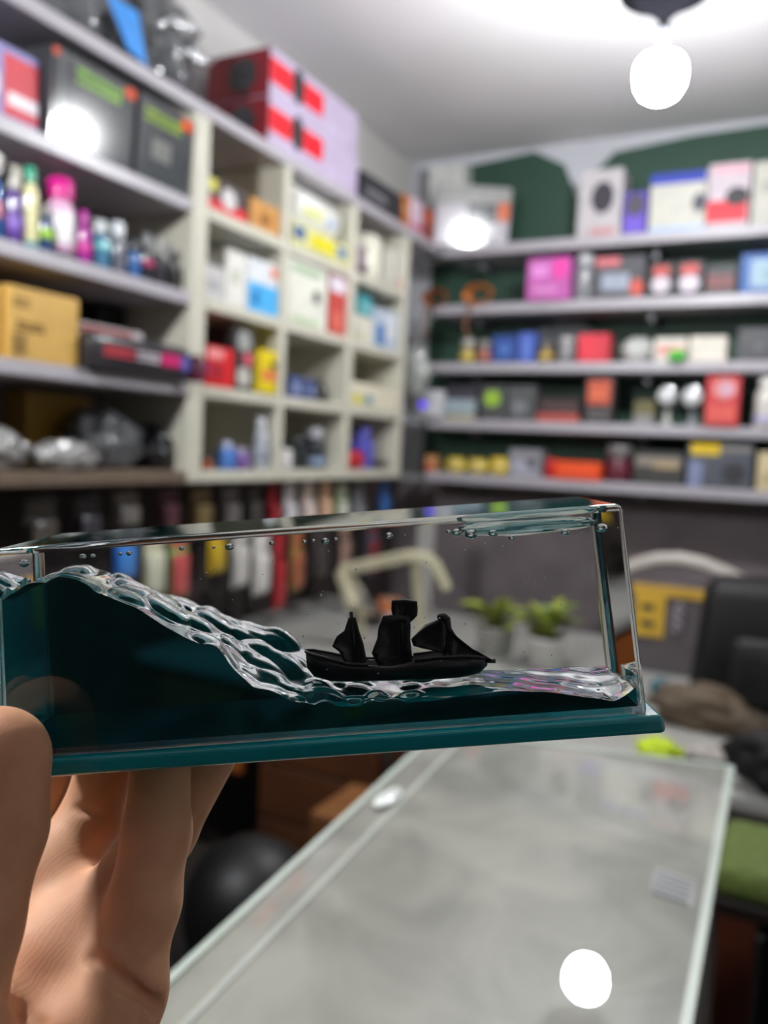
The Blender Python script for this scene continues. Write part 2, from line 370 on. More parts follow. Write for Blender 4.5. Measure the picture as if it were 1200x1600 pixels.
# ------------------------------------------------------------ every article on the shelves
A('bag','L',1.229,1.583,-1.506,2.347,0.270,0.22,'clear',[('r', 0.58, 0.02, 0.97, 0.42, '2a86d8'), ('r', 0.02, 0.5, 0.3, 0.66, '2a78c0')],'crumpled clear plastic bag with a blue header card on the top shelf',hfix=0.27)
A('bag','L',1.586,1.834,-1.506,2.347,0.287,0.24,'clear',[],'dark crumpled plastic bag of shiny tubes right of the blue-card bag',tubes=5)
A('carton','L',2.084,2.636,-1.496,2.347,0.140,0.24,'b3a6bf',[('r', 0.0, 0.3, 0.22, 0.8, 'd81828'), ('r', 0.34, 0.3, 0.56, 0.8, 'd81828'), ('o', 0.22, 0.2, 0.34, 0.95, '2a2a2c')],'lower white and red speaker carton of the stack of two on the top shelf',hfix=0.14,end='7a1420',disc=1)
A('carton','L',2.086,2.627,-1.498,2.489,0.140,0.24,'b3a6bf',[('r', 0.0, 0.3, 0.22, 0.8, 'd81828'), ('r', 0.34, 0.3, 0.56, 0.8, 'd81828'), ('o', 0.22, 0.2, 0.34, 0.95, '2a2a2c')],'upper white and red speaker carton of the stack of two on the top shelf',hfix=0.14,end='7a1420',disc=1)
A('carton','L',2.685,3.010,-1.501,2.347,0.111,0.18,'2c2c30',[('t', 0.1, 0.3, 0.6, 0.6, '8a8a90')],'low black carton on the top board right of the red speaker cartons')
A('carton','L',3.027,3.092,-1.501,2.347,0.126,0.12,'b46a30',[('t', 0.1, 0.5, 0.9, 0.7, 'e0c090')],'narrow orange-brown carton on the top board beside the low black carton')
A('carton','L',3.100,3.212,-1.501,2.347,0.136,0.12,'d8c0d2',[('r', 0.1, 0.1, 0.9, 0.3, 'c05878')],'pale pink carton on the top board between two brown ones')
A('carton','L',3.222,3.334,-1.501,2.347,0.136,0.12,'8c3c30',[('r', 0.1, 0.55, 0.9, 0.85, 'c86040')],'red-brown carton on the top board nearest the room corner')
A('carton','L',1.078,1.275,-1.516,2.085,0.155,0.20,'8a86b8',[('r', 0.55, 0.1, 0.98, 0.9, 'c03c46'), ('r', 0.6, 0.25, 0.98, 0.42, 'e0d8e0'), ('o', 0.15, 0.2, 0.5, 0.7, 'd8d4e4')],'violet and red carton at the left end of the black carton shelf')
A('gloss','L',1.282,1.528,-1.496,2.085,0.192,0.20,'3a3b3e',[('t', 0.28, 0.72, 0.82, 0.92, '7fb23a'), ('r', 0.86, 0.86, 0.99, 0.98, 'd8522a'), ('r', 0.0, 0.9, 0.06, 0.98, 'd8522a'), ('r', 0.06, 0.05, 0.12, 0.95, '55565a')],'glossy black carton with green lettering, the larger of two on its shelf')
A('gloss','L',1.541,1.734,-1.496,2.085,0.193,0.20,'46484b',[('t', 0.1, 0.72, 0.78, 0.9, '8fae3a'), ('r', 0.78, 0.84, 0.99, 0.97, 'd8522a'), ('r', 0.25, 0.3, 0.6, 0.55, '7c7c78')],'glossy black carton with green lettering beside the white post')
A('spray','L',1.136,1.190,-1.501,1.842,0.168,0.14,'2468b0',[('r', 0.1, 0.3, 0.9, 0.6, 'd890a8')],'blue trigger spray bottle at the left edge of the bottle shelf',cap='d8d4d0')
A('bottle','L',1.196,1.235,-1.501,1.842,0.163,0.14,'5a3f86',[('r', 0, 0.2, 1, 0.5, '7a5ab0')],'purple bottle with a grey cap on the bottle shelf',cap='b8b4a8',capr=0.85,caph=0.3)
A('bottle','L',1.237,1.275,-1.501,1.842,0.175,0.14,'dfdaa8',[],'tall cream bottle with a green cap on the bottle shelf',cap='3f9a7c',capr=0.7,caph=0.2,foot='1c8088')
A('bottle','L',1.276,1.315,-1.501,1.842,0.107,0.14,'28406a',[('r', 0, 0.35, 1, 0.62, '9ecb38')],'navy bottle with a lime green band on the bottle shelf',cap='9a9a98',capr=0.6,caph=0.25)
A('bottle','L',1.316,1.381,-1.501,1.842,0.181,0.14,'d8aac8',[('r', 0, 0.2, 0.45, 0.75, 'ece6ea')],'pink and white aerosol can with a magenta cap',cap='d01888',capr=0.92,caph=0.27,foot='2a2a30')
A('bottle','L',1.386,1.422,-1.501,1.842,0.122,0.14,'a02a90',[('r', 0, 0.25, 1, 0.5, 'd03898')],'magenta bottle with a slim cap right of the aerosol can',cap='b02a98',capr=0.6,caph=0.25)
A('bottle','L',1.430,1.490,-1.501,1.842,0.117,0.14,'4a7a98',[('r', 0, 0.5, 1, 0.7, '78c4c0')],'teal bottle with a clear cap on the bottle shelf',cap='c0c8c8',capr=0.75,caph=0.28)
A('bottle','L',1.492,1.534,-1.501,1.842,0.127,0.14,'6a6a74',[],'grey bottle with a clear cap beside the teal one',cap='d0d4d8',capr=0.8,caph=0.3)
A('bottle','L',1.541,1.585,-1.501,1.842,0.098,0.14,'3a64a0',[],'small dark bottle with a blue label on the bottle shelf',cap='30343a',capr=0.6,caph=0.3)
A('bottle','L',1.589,1.630,-1.501,1.842,0.125,0.14,'2e2e34',[('r', 0, 0.4, 1, 0.6, 'b83068')],'small black bottle with a pink label on the bottle shelf',cap='707478',capr=0.55,caph=0.3)
A('bottle','L',1.633,1.673,-1.501,1.842,0.126,0.14,'38383e',[],'small black dropper bottle, second from the white post',cap='808488',capr=0.4,caph=0.35)
A('bottle','L',1.676,1.722,-1.501,1.842,0.121,0.14,'26262a',[],'small black dropper bottle next to the white post',cap='5a5c60',capr=0.4,caph=0.35)
A('carton','L',1.087,1.181,-1.506,1.602,0.147,0.20,'c79a48',[('t', 0.2, 0.5, 0.8, 0.6, '7a5a20')],'kraft carton cut off by the left edge of the picture')
A('carton','L',1.183,1.371,-1.491,1.602,0.152,0.18,'c9a052',[('t', 0.05, 0.72, 0.3, 0.86, '7a5a20'), ('t', 0.1, 0.4, 0.5, 0.55, '7a5a20'), ('r', 0.05, 0.08, 0.22, 0.36, '8a6a30')],'square kraft carton with brown print on the third left shelf')
A('carton','L',1.460,1.678,-1.586,1.602,0.122,0.10,'dcd4d8',[('r', 0.02, 0.6, 0.8, 0.95, 'b04038')],'flat white carton with a red top band beside the kraft carton')
A('case','L',1.373,1.720,-1.456,1.602,0.082,0.12,'28262a',[('t', 0.1, 0.45, 0.4, 0.8, 'd03848'), ('t', 0.42, 0.45, 0.66, 0.8, 'c8c0c8'), ('r', 0.67, 0.42, 0.88, 0.85, 'c02068'), ('o', 0.88, 0.3, 0.99, 0.9, '5a5aa0')],'long black blister case with red and white lettering poking off the shelf')
A('bag','L',1.722,1.736,-1.421,1.602,0.070,0.06,'wine',[('o', 0.35, 0.25, 0.75, 0.75, '3a4a90')],'small wine red pouch with a blue emblem at the end of the third shelf')
A('carton','L',1.622,1.728,-1.701,1.602,0.196,0.07,'141214',[('r', 0.1, 0.2, 0.5, 0.5, '8a6a30')],'black carton standing behind the flat white carton')
A('carton','L',1.394,1.596,-1.691,1.365,0.185,0.08,'a07a2c',[],'shadowed brown carton behind the silvery bags')
A('bag','L',1.089,1.276,-1.486,1.365,0.092,0.16,'silver',[],'silvery plastic bag at the left edge of the low shelf')
A('bag','L',1.277,1.454,-1.476,1.365,0.068,0.10,'silver',[],'flat silvery plastic bag in front of the bulging one')
A('bag','L',1.455,1.677,-1.536,1.365,0.151,0.15,'clear',[],'bulging clear plastic bag on the low left shelf')
A('bag','L',1.679,1.739,-1.516,1.365,0.120,0.16,'black',[],'black plastic bag beside the bulging clear bag')
A('carton','L',1.811,2.003,-1.506,2.085,0.091,0.14,'4a4040',[('r', 0.0, 0.0, 1, 0.38, 'd02430'), ('r', 0.0, 0.6, 0.28, 0.95, 'c8c048'), ('o', 0.38, 0.2, 0.72, 0.85, 'c8c4c4')],'dark red carton with a grey disc in the first cubby')
A('carton','L',2.018,2.165,-1.501,2.085,0.086,0.12,'c08a4a',[('o', 0.3, 0.25, 0.7, 0.65, '8a5a28')],'small kraft carton in the first cubby')
A('carton','L',1.825,1.921,-1.516,1.842,0.099,0.14,'c8c6c6',[('r', 0.2, 0.3, 0.8, 0.6, 'a8a8ac')],'pale grey carton at the left of the second row cubby')
A('carton','L',1.922,2.009,-1.506,1.842,0.158,0.14,'dad8d2',[('t', 0.2, 0.4, 0.7, 0.7, 'a8b098')],'tall white carton in the middle of the second row cubby')
A('carton','L',2.011,2.165,-1.498,1.842,0.157,0.14,'d4d8dc',[('r', 0.0, 0.0, 1, 0.55, '4aa8e0'), ('o', 0.12, 0.12, 0.38, 0.42, '2a7ab8'), ('o', 0.72, 0.72, 0.95, 0.95, 'd87858')],'white carton with a blue lower half in the second row cubby')
A('carton','L',1.827,1.954,-1.496,1.602,0.112,0.12,'d01c24',[('r', 0.05, 0.7, 0.6, 0.95, 'e89090'), ('r', 0.15, 0.2, 0.6, 0.6, 'a01c28')],'bright red carton in the third row cubby')
A('carton','L',1.974,2.032,-1.636,1.602,0.150,0.08,'c08c3a',[],'small kraft carton behind the red carton')
A('carton','L',1.960,2.060,-1.501,1.602,0.186,0.12,'2c2c2e',[('o', 0.1, 0.62, 0.8, 0.95, '9a9a98'), ('o', 0.4, 0.4, 0.9, 0.62, 'c85868'), ('o', 0.1, 0.06, 0.8, 0.38, 'b8b4ac')],'black carton with round grey pictures in the third row cubby')
A('carton','L',2.062,2.152,-1.481,1.602,0.129,0.10,'dcc418',[('r', 0.1, 0.3, 0.95, 0.55, 'd87848'), ('r', 0.6, 0.6, 0.98, 0.75, '3a3a30')],'yellow carton with an orange band in the third row cubby')
A('bottle','L',1.940,2.005,-1.501,1.365,0.085,0.14,'4a78c0',[],'blue bottle with a pale cap in the bottom cubby',cap='b0b8d0',capr=0.6,caph=0.25)
A('bottle','L',2.009,2.074,-1.501,1.365,0.067,0.14,'7a5a9a',[],'violet bottle in the bottom cubby',cap='a8a0b8',capr=0.6,caph=0.25)
A('bottle','L',2.108,2.165,-1.501,1.365,0.166,0.14,'b4b8c0',[('r', 0, 0.2, 1, 0.5, '8a90a0')],'tall clear bottle at the right of the first bottom cubby',cap='d8dce0',capr=0.6,caph=0.25)
A('bottle','L',1.845,1.891,-1.501,1.365,0.042,0.14,'a85838',[],'small brown bottle at the left of the bottom cubby',cap='503028',capr=0.6,caph=0.3)
A('roll','L',2.269,2.560,-1.506,2.155,0.150,0.10,'e4e4de',[('r', 0.15, 0.3, 0.55, 0.6, 'd8d890'), ('r', 0.65, 0.3, 0.85, 0.5, '98b4d8')],'white wrapped roll with pale yellow print on the flat yellow pack')
A('carton','L',2.216,2.590,-1.486,2.085,0.068,0.12,'d4d090',[('r', 0.02, 0.3, 0.2, 0.9, '3a5a8a'), ('r', 0.3, 0.2, 0.7, 0.85, 'd8cc20'), ('r', 0.75, 0.3, 0.92, 0.8, '5a7aa8')],'flat yellow and blue pack lying under the white roll',hfix=0.068)
A('carton','L',2.219,2.462,-1.496,1.842,0.202,0.14,'dcdcd0',[('r', 0.08, 0.82, 0.8, 0.93, '98b090'), ('r', 0.08, 0.02, 0.8, 0.12, 'b8c8a8'), ('o', 0.62, 0.4, 0.78, 0.62, '3a3a38')],'large white carton with pale green bands in the second column')
A('carton','L',2.481,2.597,-1.498,1.842,0.203,0.12,'c04a44',[('r', 0.0, 0.72, 0.9, 0.98, 'e0d8e4'), ('r', 0.2, 0.1, 0.7, 0.4, 'd87060')],'red carton with a white top beside the green-banded carton')
A('carton','L',2.276,2.361,-1.516,1.602,0.073,0.08,'4a5a88',[('r', 0.2, 0.3, 0.8, 0.7, '8a94b8')],'small blue carton, left of two in the third row')
A('carton','L',2.366,2.443,-1.516,1.602,0.073,0.08,'404a70',[('r', 0.2, 0.3, 0.8, 0.7, '707ca8')],'small blue carton, right of two in the third row')
A('bag','L',2.497,2.597,-1.546,1.602,0.080,0.06,'black',[],'small black pouch in the third row cubby')
A('bottle','L',2.321,2.376,-1.536,1.365,0.094,0.14,'2a4a40',[],'dark green bottle in the second bottom cubby',cap='303830',capr=0.6,caph=0.3)
A('bottle','L',2.384,2.483,-1.536,1.365,0.114,0.14,'22262a',[],'black bottle in the second bottom cubby',cap='2a2c30',capr=0.6,caph=0.3)
A('bottle','L',2.491,2.588,-1.536,1.365,0.149,0.14,'30343c',[('r', 0, 0.1, 1, 0.35, '8aa0c0')],'black bottle with a white cap and blue label in the second bottom cubby',cap='c0c0c8',capr=0.8,caph=0.25)
A('bottle','L',2.643,2.670,-1.536,1.365,0.102,0.14,'26282c',[],'slim black bottle at the right of the second bottom cubby',cap='303236',capr=0.6,caph=0.3)
A('bottle','L',2.224,2.284,-1.486,1.365,0.068,0.14,'dcd8d8',[],'short white tub at the front of the bottom cubbies',cap='e4e0e0',capr=1.0,caph=0.2)
A('roll','L',2.779,2.910,-1.506,2.085,0.183,0.08,'e4e2d0',[],'upright cream roll in the third column cubby',up=1)
A('carton','L',2.939,3.006,-1.516,2.085,0.158,0.10,'d4d2c8',[('r', 0.1, 0.1, 0.9, 0.25, 'b8b8a8')],'slim cream carton behind the upright roll')
A('carton','L',3.023,3.042,-1.506,2.085,0.162,0.10,'cfcdc4',[('r', 0.1, 0.1, 0.9, 0.35, 'c84850')],'slim cream carton with a red foot in the third column')
A('carton','L',2.704,2.773,-1.516,2.085,0.112,0.10,'9a8a90',[('r', 0.1, 0.1, 0.9, 0.4, '4a3a40')],'narrow mauve carton left of the upright roll')
A('carton','L',2.689,2.820,-1.506,1.842,0.100,0.10,'dcd8c8',[('r', 0.1, 0.1, 0.5, 0.4, 'c8c0a0')],'cream carton under the teal one in the third column',hfix=0.1)
A('carton','L',2.709,2.820,-1.511,1.944,0.075,0.09,'3f98a0',[('r', 0.1, 0.3, 0.9, 0.6, '8ac4c8')],'small teal carton stacked on the cream one',hfix=0.075)
A('carton','L',2.831,3.031,-1.501,1.842,0.150,0.10,'b8c4d4',[('r', 0.05, 0.05, 0.4, 0.6, '4a78b0'), ('r', 0.45, 0.3, 0.9, 0.9, 'dce0e6')],'blue and white carton in the third column')
A('carton','L',2.645,3.039,-1.491,1.602,0.089,0.12,'dcd6c0',[('r', 0.04, 0.1, 0.22, 0.5, 'c8c040'), ('r', 0.28, 0.15, 0.42, 0.5, '5a8a98')],'long cream carton in the third row near the corner')
A('bottle','L',2.846,2.956,-1.526,1.365,0.175,0.14,'5a5ac0',[],'blue-violet bottle in the last bottom cubby',cap='7070d0',capr=0.7,caph=0.3)
A('bag','L',2.672,2.797,-1.486,1.365,0.070,0.06,'red',[],'small red pouch on the front of the bottom shelf')
A('carton','L',2.957,3.042,-1.516,1.365,0.035,0.08,'4a4440',[('r', 0.1, 0.2, 0.9, 0.6, '8a8480')],'small dark carton in the last bottom cubby')
A('carton','B',-1.539,-1.175,3.415,2.347,0.253,0.16,'b4aeb8',[('r', 0.0, 0.68, 1, 1, '9a9a98'), ('r', 0.42, 0.42, 0.82, 0.72, '3a3a3e'), ('r', 0.84, 0.45, 0.98, 0.75, 'd0602a'), ('r', 0.7, 0.06, 0.82, 0.2, '303034')],'grey and white tool carton set in the room corner',gl=1)
A('carton','B',-1.653,-1.478,3.590,2.347,0.425,0.10,'d0d0cc',[('r', 0.0, 0.0, 1, 0.25, '26282c')],'long white and black carton behind the corner tool carton')
A('carton','B',-0.897,-0.718,3.420,2.347,0.268,0.14,'b8b3b6',[('o', 0.3, 0.35, 0.82, 0.82, '34303a'), ('t', 0.3, 0.03, 0.9, 0.14, 'c04a48')],'white camera carton with a dark round lens on the top back shelf')
A('carton','B',-0.712,-0.618,3.418,2.347,0.165,0.14,'5a48a8',[('o', 0.1, 0.45, 0.9, 0.95, '4a4450'), ('r', 0.05, 0.05, 0.9, 0.4, '6a50c0')],'purple carton beside the white camera carton')
A('carton','B',-0.610,-0.398,3.415,2.347,0.221,0.14,'c2c0b6',[('r', 0.0, 0.82, 0.98, 1, '2c3ca8'), ('o', 0.76, 0.3, 1, 0.62, '4a4a58'), ('r', 0.0, 0.0, 1, 0.08, 'a8c0e0')],'cream carton with a blue lid on the top back shelf')
A('carton','B',-0.395,-0.245,3.410,2.347,0.236,0.14,'c2b6be',[('r', 0.0, 0.08, 0.95, 0.42, 'd82838'), ('o', 0.42, 0.32, 0.98, 0.62, '2e2a30'), ('r', 0.1, 0.84, 0.95, 0.96, 'd8a8b4')],'white and red camera carton on the top back shelf')
A('carton','B',-0.238,-0.053,3.420,2.347,0.231,0.14,'bcbab0',[('t', 0.2, 0.5, 0.7, 0.7, '8a8a86')],'pale carton at the right end of the top back shelf')
A('carton','B',-1.083,-0.901,3.380,2.095,0.172,0.12,'bc5ca8',[('r', 0.62, 0.5, 0.95, 0.95, 'e040a0'), ('r', 0.1, 0.55, 0.5, 0.85, 'dc8ad0'), ('t', 0.15, 0.15, 0.7, 0.35, 'e0a0d4')],'bright pink carton on the second back shelf')
A('bottle','B',-0.900,-0.816,3.415,2.095,0.192,0.14,'8a8c90',[],'tall smoky clear jar right of the pink carton',cap='c4c6c8',capr=0.85,caph=0.2)
A('carton','B',-0.810,-0.607,3.415,2.095,0.169,0.12,'4a4a50',[('r', 0.02, 0.78, 0.5, 0.98, 'd07078'), ('r', 0.15, 0.2, 0.7, 0.6, '98a0b0'), ('o', 0.72, 0.05, 0.98, 0.45, 'c85040')],'charcoal carton with a red label on the second back shelf')
A('carton','B',-0.592,-0.495,3.415,2.095,0.134,0.10,'2e2e32',[('o', 0.1, 0.12, 0.85, 0.6, 'd0c4d0'), ('r', 0.15, 0.6, 0.8, 0.9, 'b84840')],'black carton with a pale disc, left of two on the second back shelf')
A('carton','B',-0.488,-0.387,3.415,2.095,0.135,0.10,'2e2e32',[('o', 0.1, 0.12, 0.85, 0.6, 'd4c8d4'), ('r', 0.15, 0.6, 0.8, 0.9, 'c04a48')],'black carton with a pale disc, right of two on the second back shelf')
A('carton','B',-0.382,-0.268,3.415,2.095,0.116,0.10,'2c3034',[('t', 0.08, 0.2, 0.9, 0.7, 'a04848')],'black carton with red print on the second back shelf')
A('carton','B',-0.258,-0.077,3.415,2.095,0.147,0.12,'3a62a8',[('r', 0.2, 0.15, 0.95, 0.85, '9ab4c4'), ('t', 0.5, 0.3, 0.9, 0.6, '4a7a80')],'blue carton with a pale label at the right of the second back shelf')
A('coil','B',-1.383,-1.224,3.380,2.095,0.072,0.05,'c87838',[],'copper coloured coil of wire on the second back shelf')
A('coil','B',-1.572,-1.432,3.370,2.095,0.057,0.05,'a85a34',[],'rust coloured coil of cable hanging by the shelf corner')
A('bottle','B',-1.390,-1.323,3.415,1.842,0.109,0.14,'9a8a60',[('r', 0, 0.15, 1, 0.5, 'd0b840')],'short jar with a yellow label, nearest the corner on the third back shelf',cap='b8b8b4',capr=0.9,caph=0.25)
A('bottle','B',-1.314,-1.243,3.415,1.842,0.102,0.14,'7a5048',[('r', 0, 0.15, 1, 0.5, 'b86a58')],'short jar with a red-brown label on the third back shelf',cap='8a8a88',capr=0.9,caph=0.25)
A('carton','B',-1.236,-1.121,3.420,1.842,0.117,0.10,'2e4a90',[('o', 0.25, 0.25, 0.75, 0.75, '4a70b8')],'dark blue carton on the third back shelf')
A('carton','B',-1.112,-1.042,3.410,1.842,0.125,0.10,'4a62b8',[('r', 0.2, 0.2, 0.8, 0.8, '5a78c8')],'brighter blue carton on the third back shelf')
A('bottle','B',-1.034,-0.968,3.415,1.842,0.092,0.14,'7a6440',[('r', 0, 0.2, 1, 0.55, 'c8a848')],'brown jar with an ochre label on the third back shelf',cap='6a6a66',capr=0.9,caph=0.25)
A('bag','B',-1.109,-0.804,3.540,1.842,0.203,0.08,'clear',[],'clear plastic bag behind the jars of the third back shelf')
A('bottle','B',-0.952,-0.876,3.415,1.842,0.109,0.14,'8a8a8c',[],'clear glass jar left of the red carton',cap='b8b8b8',capr=0.8,caph=0.25)
A('carton','B',-0.860,-0.730,3.415,1.842,0.114,0.10,'d03444',[('r', 0.05, 0.1, 0.55, 0.95, 'e03848')],'red carton on the third back shelf')
A('bag','B',-0.689,-0.559,3.420,1.842,0.101,0.10,'white',[],'crumpled white bag of fittings on the third back shelf')
A('carton','B',-0.558,-0.431,3.440,1.842,0.096,0.10,'dcd6cc',[('r', 0.1, 0.3, 0.9, 0.7, 'd89890')],'long white carton with a faded red band on the third back shelf')
A('bottle','B',-0.495,-0.429,3.360,1.842,0.040,0.14,'4ac040',[],'squat lime green tub in front of the long white carton',cap='58d04c',capr=0.95,caph=0.3)
A('carton','B',-0.421,-0.285,3.415,1.842,0.095,0.10,'e0d8cc',[('r', 0.05, 0.6, 0.95, 0.66, 'b8b0a4')],'cream carton on the third back shelf')
A('carton','B',-0.250,-0.057,3.415,1.842,0.124,0.12,'4c4c50',[('o', 0.3, 0.3, 0.5, 0.6, '626268')],'dark grey carton at the right of the third back shelf')
A('camera','B',-1.608,-1.438,3.370,1.593,0.163,0.10,'c8c8cc',[('o', 0.3, 0.25, 0.75, 0.7, '6a5af0')],'white unit with a glowing violet lens at the corner of the shelves')
A('carton','B',-1.437,-1.284,3.410,1.593,0.148,0.10,'3a3640',[('r', 0.02, 0.15, 0.95, 0.6, '9aa8b0'), ('r', 0.02, 0.0, 0.95, 0.12, 'b8b080')],'dark carton with a pale blue band on the fourth back shelf')
A('carton','B',-1.274,-1.157,3.415,1.593,0.152,0.10,'4a4c4c',[('o', 0.15, 0.4, 0.8, 0.85, '9ac03a')],'dark grey carton with a green disc on the fourth back shelf')
A('carton','B',-1.151,-1.026,3.415,1.593,0.150,0.10,'525456',[('o', 0.2, 0.2, 0.7, 0.6, '7a7c80')],'grey carton with a grey disc on the fourth back shelf')
A('carton','B',-1.019,-0.833,3.415,1.593,0.100,0.10,'3a2c2e',[('r', 0.02, 0.02, 0.98, 0.35, 'b85048'), ('t', 0.2, 0.5, 0.9, 0.8, '6a4a4a')],'low dark carton with a red foot on the fourth back shelf')
A('carton','B',-0.815,-0.700,3.415,1.593,0.191,0.10,'3a3434',[('r', 0.08, 0.4, 0.9, 0.92, 'c05038'), ('t', 0.15, 0.5, 0.8, 0.8, 'e07850'), ('t', 0.1, 0.08, 0.9, 0.3, '6a6a6a')],'upright black carton with orange-red print on the fourth back shelf')
A('carton','B',-0.616,-0.536,3.415,1.593,0.095,0.08,'6a6440',[('r', 0.0, 0.0, 1, 0.4, '8a8a88')],'small olive carton on the fourth back shelf')
A('headlamp','B',-0.535,-0.451,3.415,1.593,0.156,0.08,'c8c8c0',[],'chrome round lamp, left of the pair on the fourth back shelf')
A('headlamp','B',-0.442,-0.352,3.415,1.593,0.157,0.08,'8a9098',[],'chrome round lamp, right of the pair on the fourth back shelf')
A('carton','B',-0.345,-0.223,3.385,1.593,0.189,0.10,'c83c40',[('o', 0.2, 0.55, 0.9, 0.95, 'd89090'), ('o', 0.45, 0.62, 0.75, 0.85, 'c8a8c0'), ('r', 0.05, 0.08, 0.9, 0.42, 'd85850')],'red carton with pale rings on the fourth back shelf')
A('bottle','B',-0.174,-0.079,3.390,1.593,0.190,0.14,'dcd8d0',[('r', 0, 0.1, 1, 0.3, 'b8b0d8')],'cream canister at the right end of the fourth back shelf',cap='e4e2dc',capr=0.8,caph=0.2)
A('carton','B',-1.523,-1.482,3.415,1.355,0.071,0.08,'d09a68',[('r', 0.1, 0.05, 0.9, 0.5, 'c84838')],'narrow orange carton at the left end of the lowest back shelf')
A('pouch','B',-1.435,-1.336,3.415,1.355,0.065,0.07,'d8c050',[],'yellow packet, first of three on the lowest back shelf')
A('pouch','B',-1.330,-1.234,3.415,1.355,0.064,0.07,'dcc458',[],'yellow packet, middle of three on the lowest back shelf')
A('pouch','B',-1.228,-1.134,3.415,1.355,0.074,0.07,'e0c448',[],'yellow packet, third of three on the lowest back shelf')
A('carton','B',-1.133,-0.987,3.430,1.355,0.118,0.10,'8a8a90',[('r', 0.1, 0.1, 0.85, 0.6, 'a8a8b8'), ('o', 0.55, 0.3, 0.85, 0.7, '5a5a60')],'silver grey carton on the lowest back shelf')
A('bottle','B',-0.971,-0.919,3.410,1.355,0.085,0.14,'c01820',[],'small round red jar on the lowest back shelf',cap='d02028',capr=0.95,caph=0.4)
A('carton','B',-0.918,-0.729,3.395,1.355,0.075,0.10,'f0521c',[('r', 0.0, 0.0, 1, 0.3, 'd84a28')],'bright orange low carton on the lowest back shelf')
A('bottle','B',-0.727,-0.612,3.415,1.355,0.155,0.14,'5a2c38',[('r', 0, 0.15, 1, 0.7, '682838')],'maroon jar with a grey lid on the lowest back shelf',cap='706c6c',capr=0.95,caph=0.3)
A('carton','B',-0.601,-0.410,3.415,1.355,0.131,0.10,'3c3c3a',[('r', 0.02, 0.55, 0.95, 0.85, '8a8278'), ('r', 0.4, 0.5, 0.9, 0.7, 'b09a78')],'low dark carton with a beige label on the lowest back shelf')
A('carton','B',-0.399,-0.162,3.415,1.355,0.170,0.12,'50545e',[('r', 0.05, 0.75, 0.5, 1, 'e0bc18'), ('r', 0.02, 0.0, 0.25, 0.6, '8088a8'), ('o', 0.55, 0.1, 0.9, 0.6, '343438'), ('r', 0.52, 0.85, 0.98, 0.95, '8a8680')],'grey carton with a yellow corner on the lowest back shelf')
A('carton','B',-0.147,-0.000,3.415,1.355,0.145,0.10,'d0c09a',[('r', 0.1, 0.2, 0.8, 0.5, 'b8a880')],'cream carton at the right of the lowest back shelf')
# ------------------------------------------------------------ hanging packs under the cubbies
def pack(y, x, ztop, hh, ww, card, bub, label, group=None):
    r = thing('blister_pack', label, 'pack', (x, y, ztop), math.pi / 2)
    bm = bmesh.new(); prism(bm, [(-ww / 2, -hh), (ww / 2, -hh), (ww / 2, 0), (ww * .2, 0), (ww * .12, .012), (-ww * .12, .012), (-ww * .2, 0), (-ww / 2, 0)], .0, .0015); obj('backing_card', bm, mat(card, .45), r)
    bm = bmesh.new(); box(bm, -ww * .4, ww * .4, -.02, 0, -hh * .95, -hh * .38, .008, 2); obj('bubble', bm, mat(bub, .2, coat=.6), r, True)
    bm = bmesh.new(); box(bm, -ww * .42, ww * .42, -.002, 0.0, -hh * .30, -hh * .06, .0004); obj('header_print', bm, mat(bub, .4, var=.2), r)
    bm = bmesh.new(); tube(bm, [(0, -.03, .008), (0, -.028, .003), (0, .03, .006), (0, .12, .010), (0, .228, .012)], .0022, 6); obj('hook', bm, mat('a8a8ac', .3, .9), r, True)
PX = -1.56
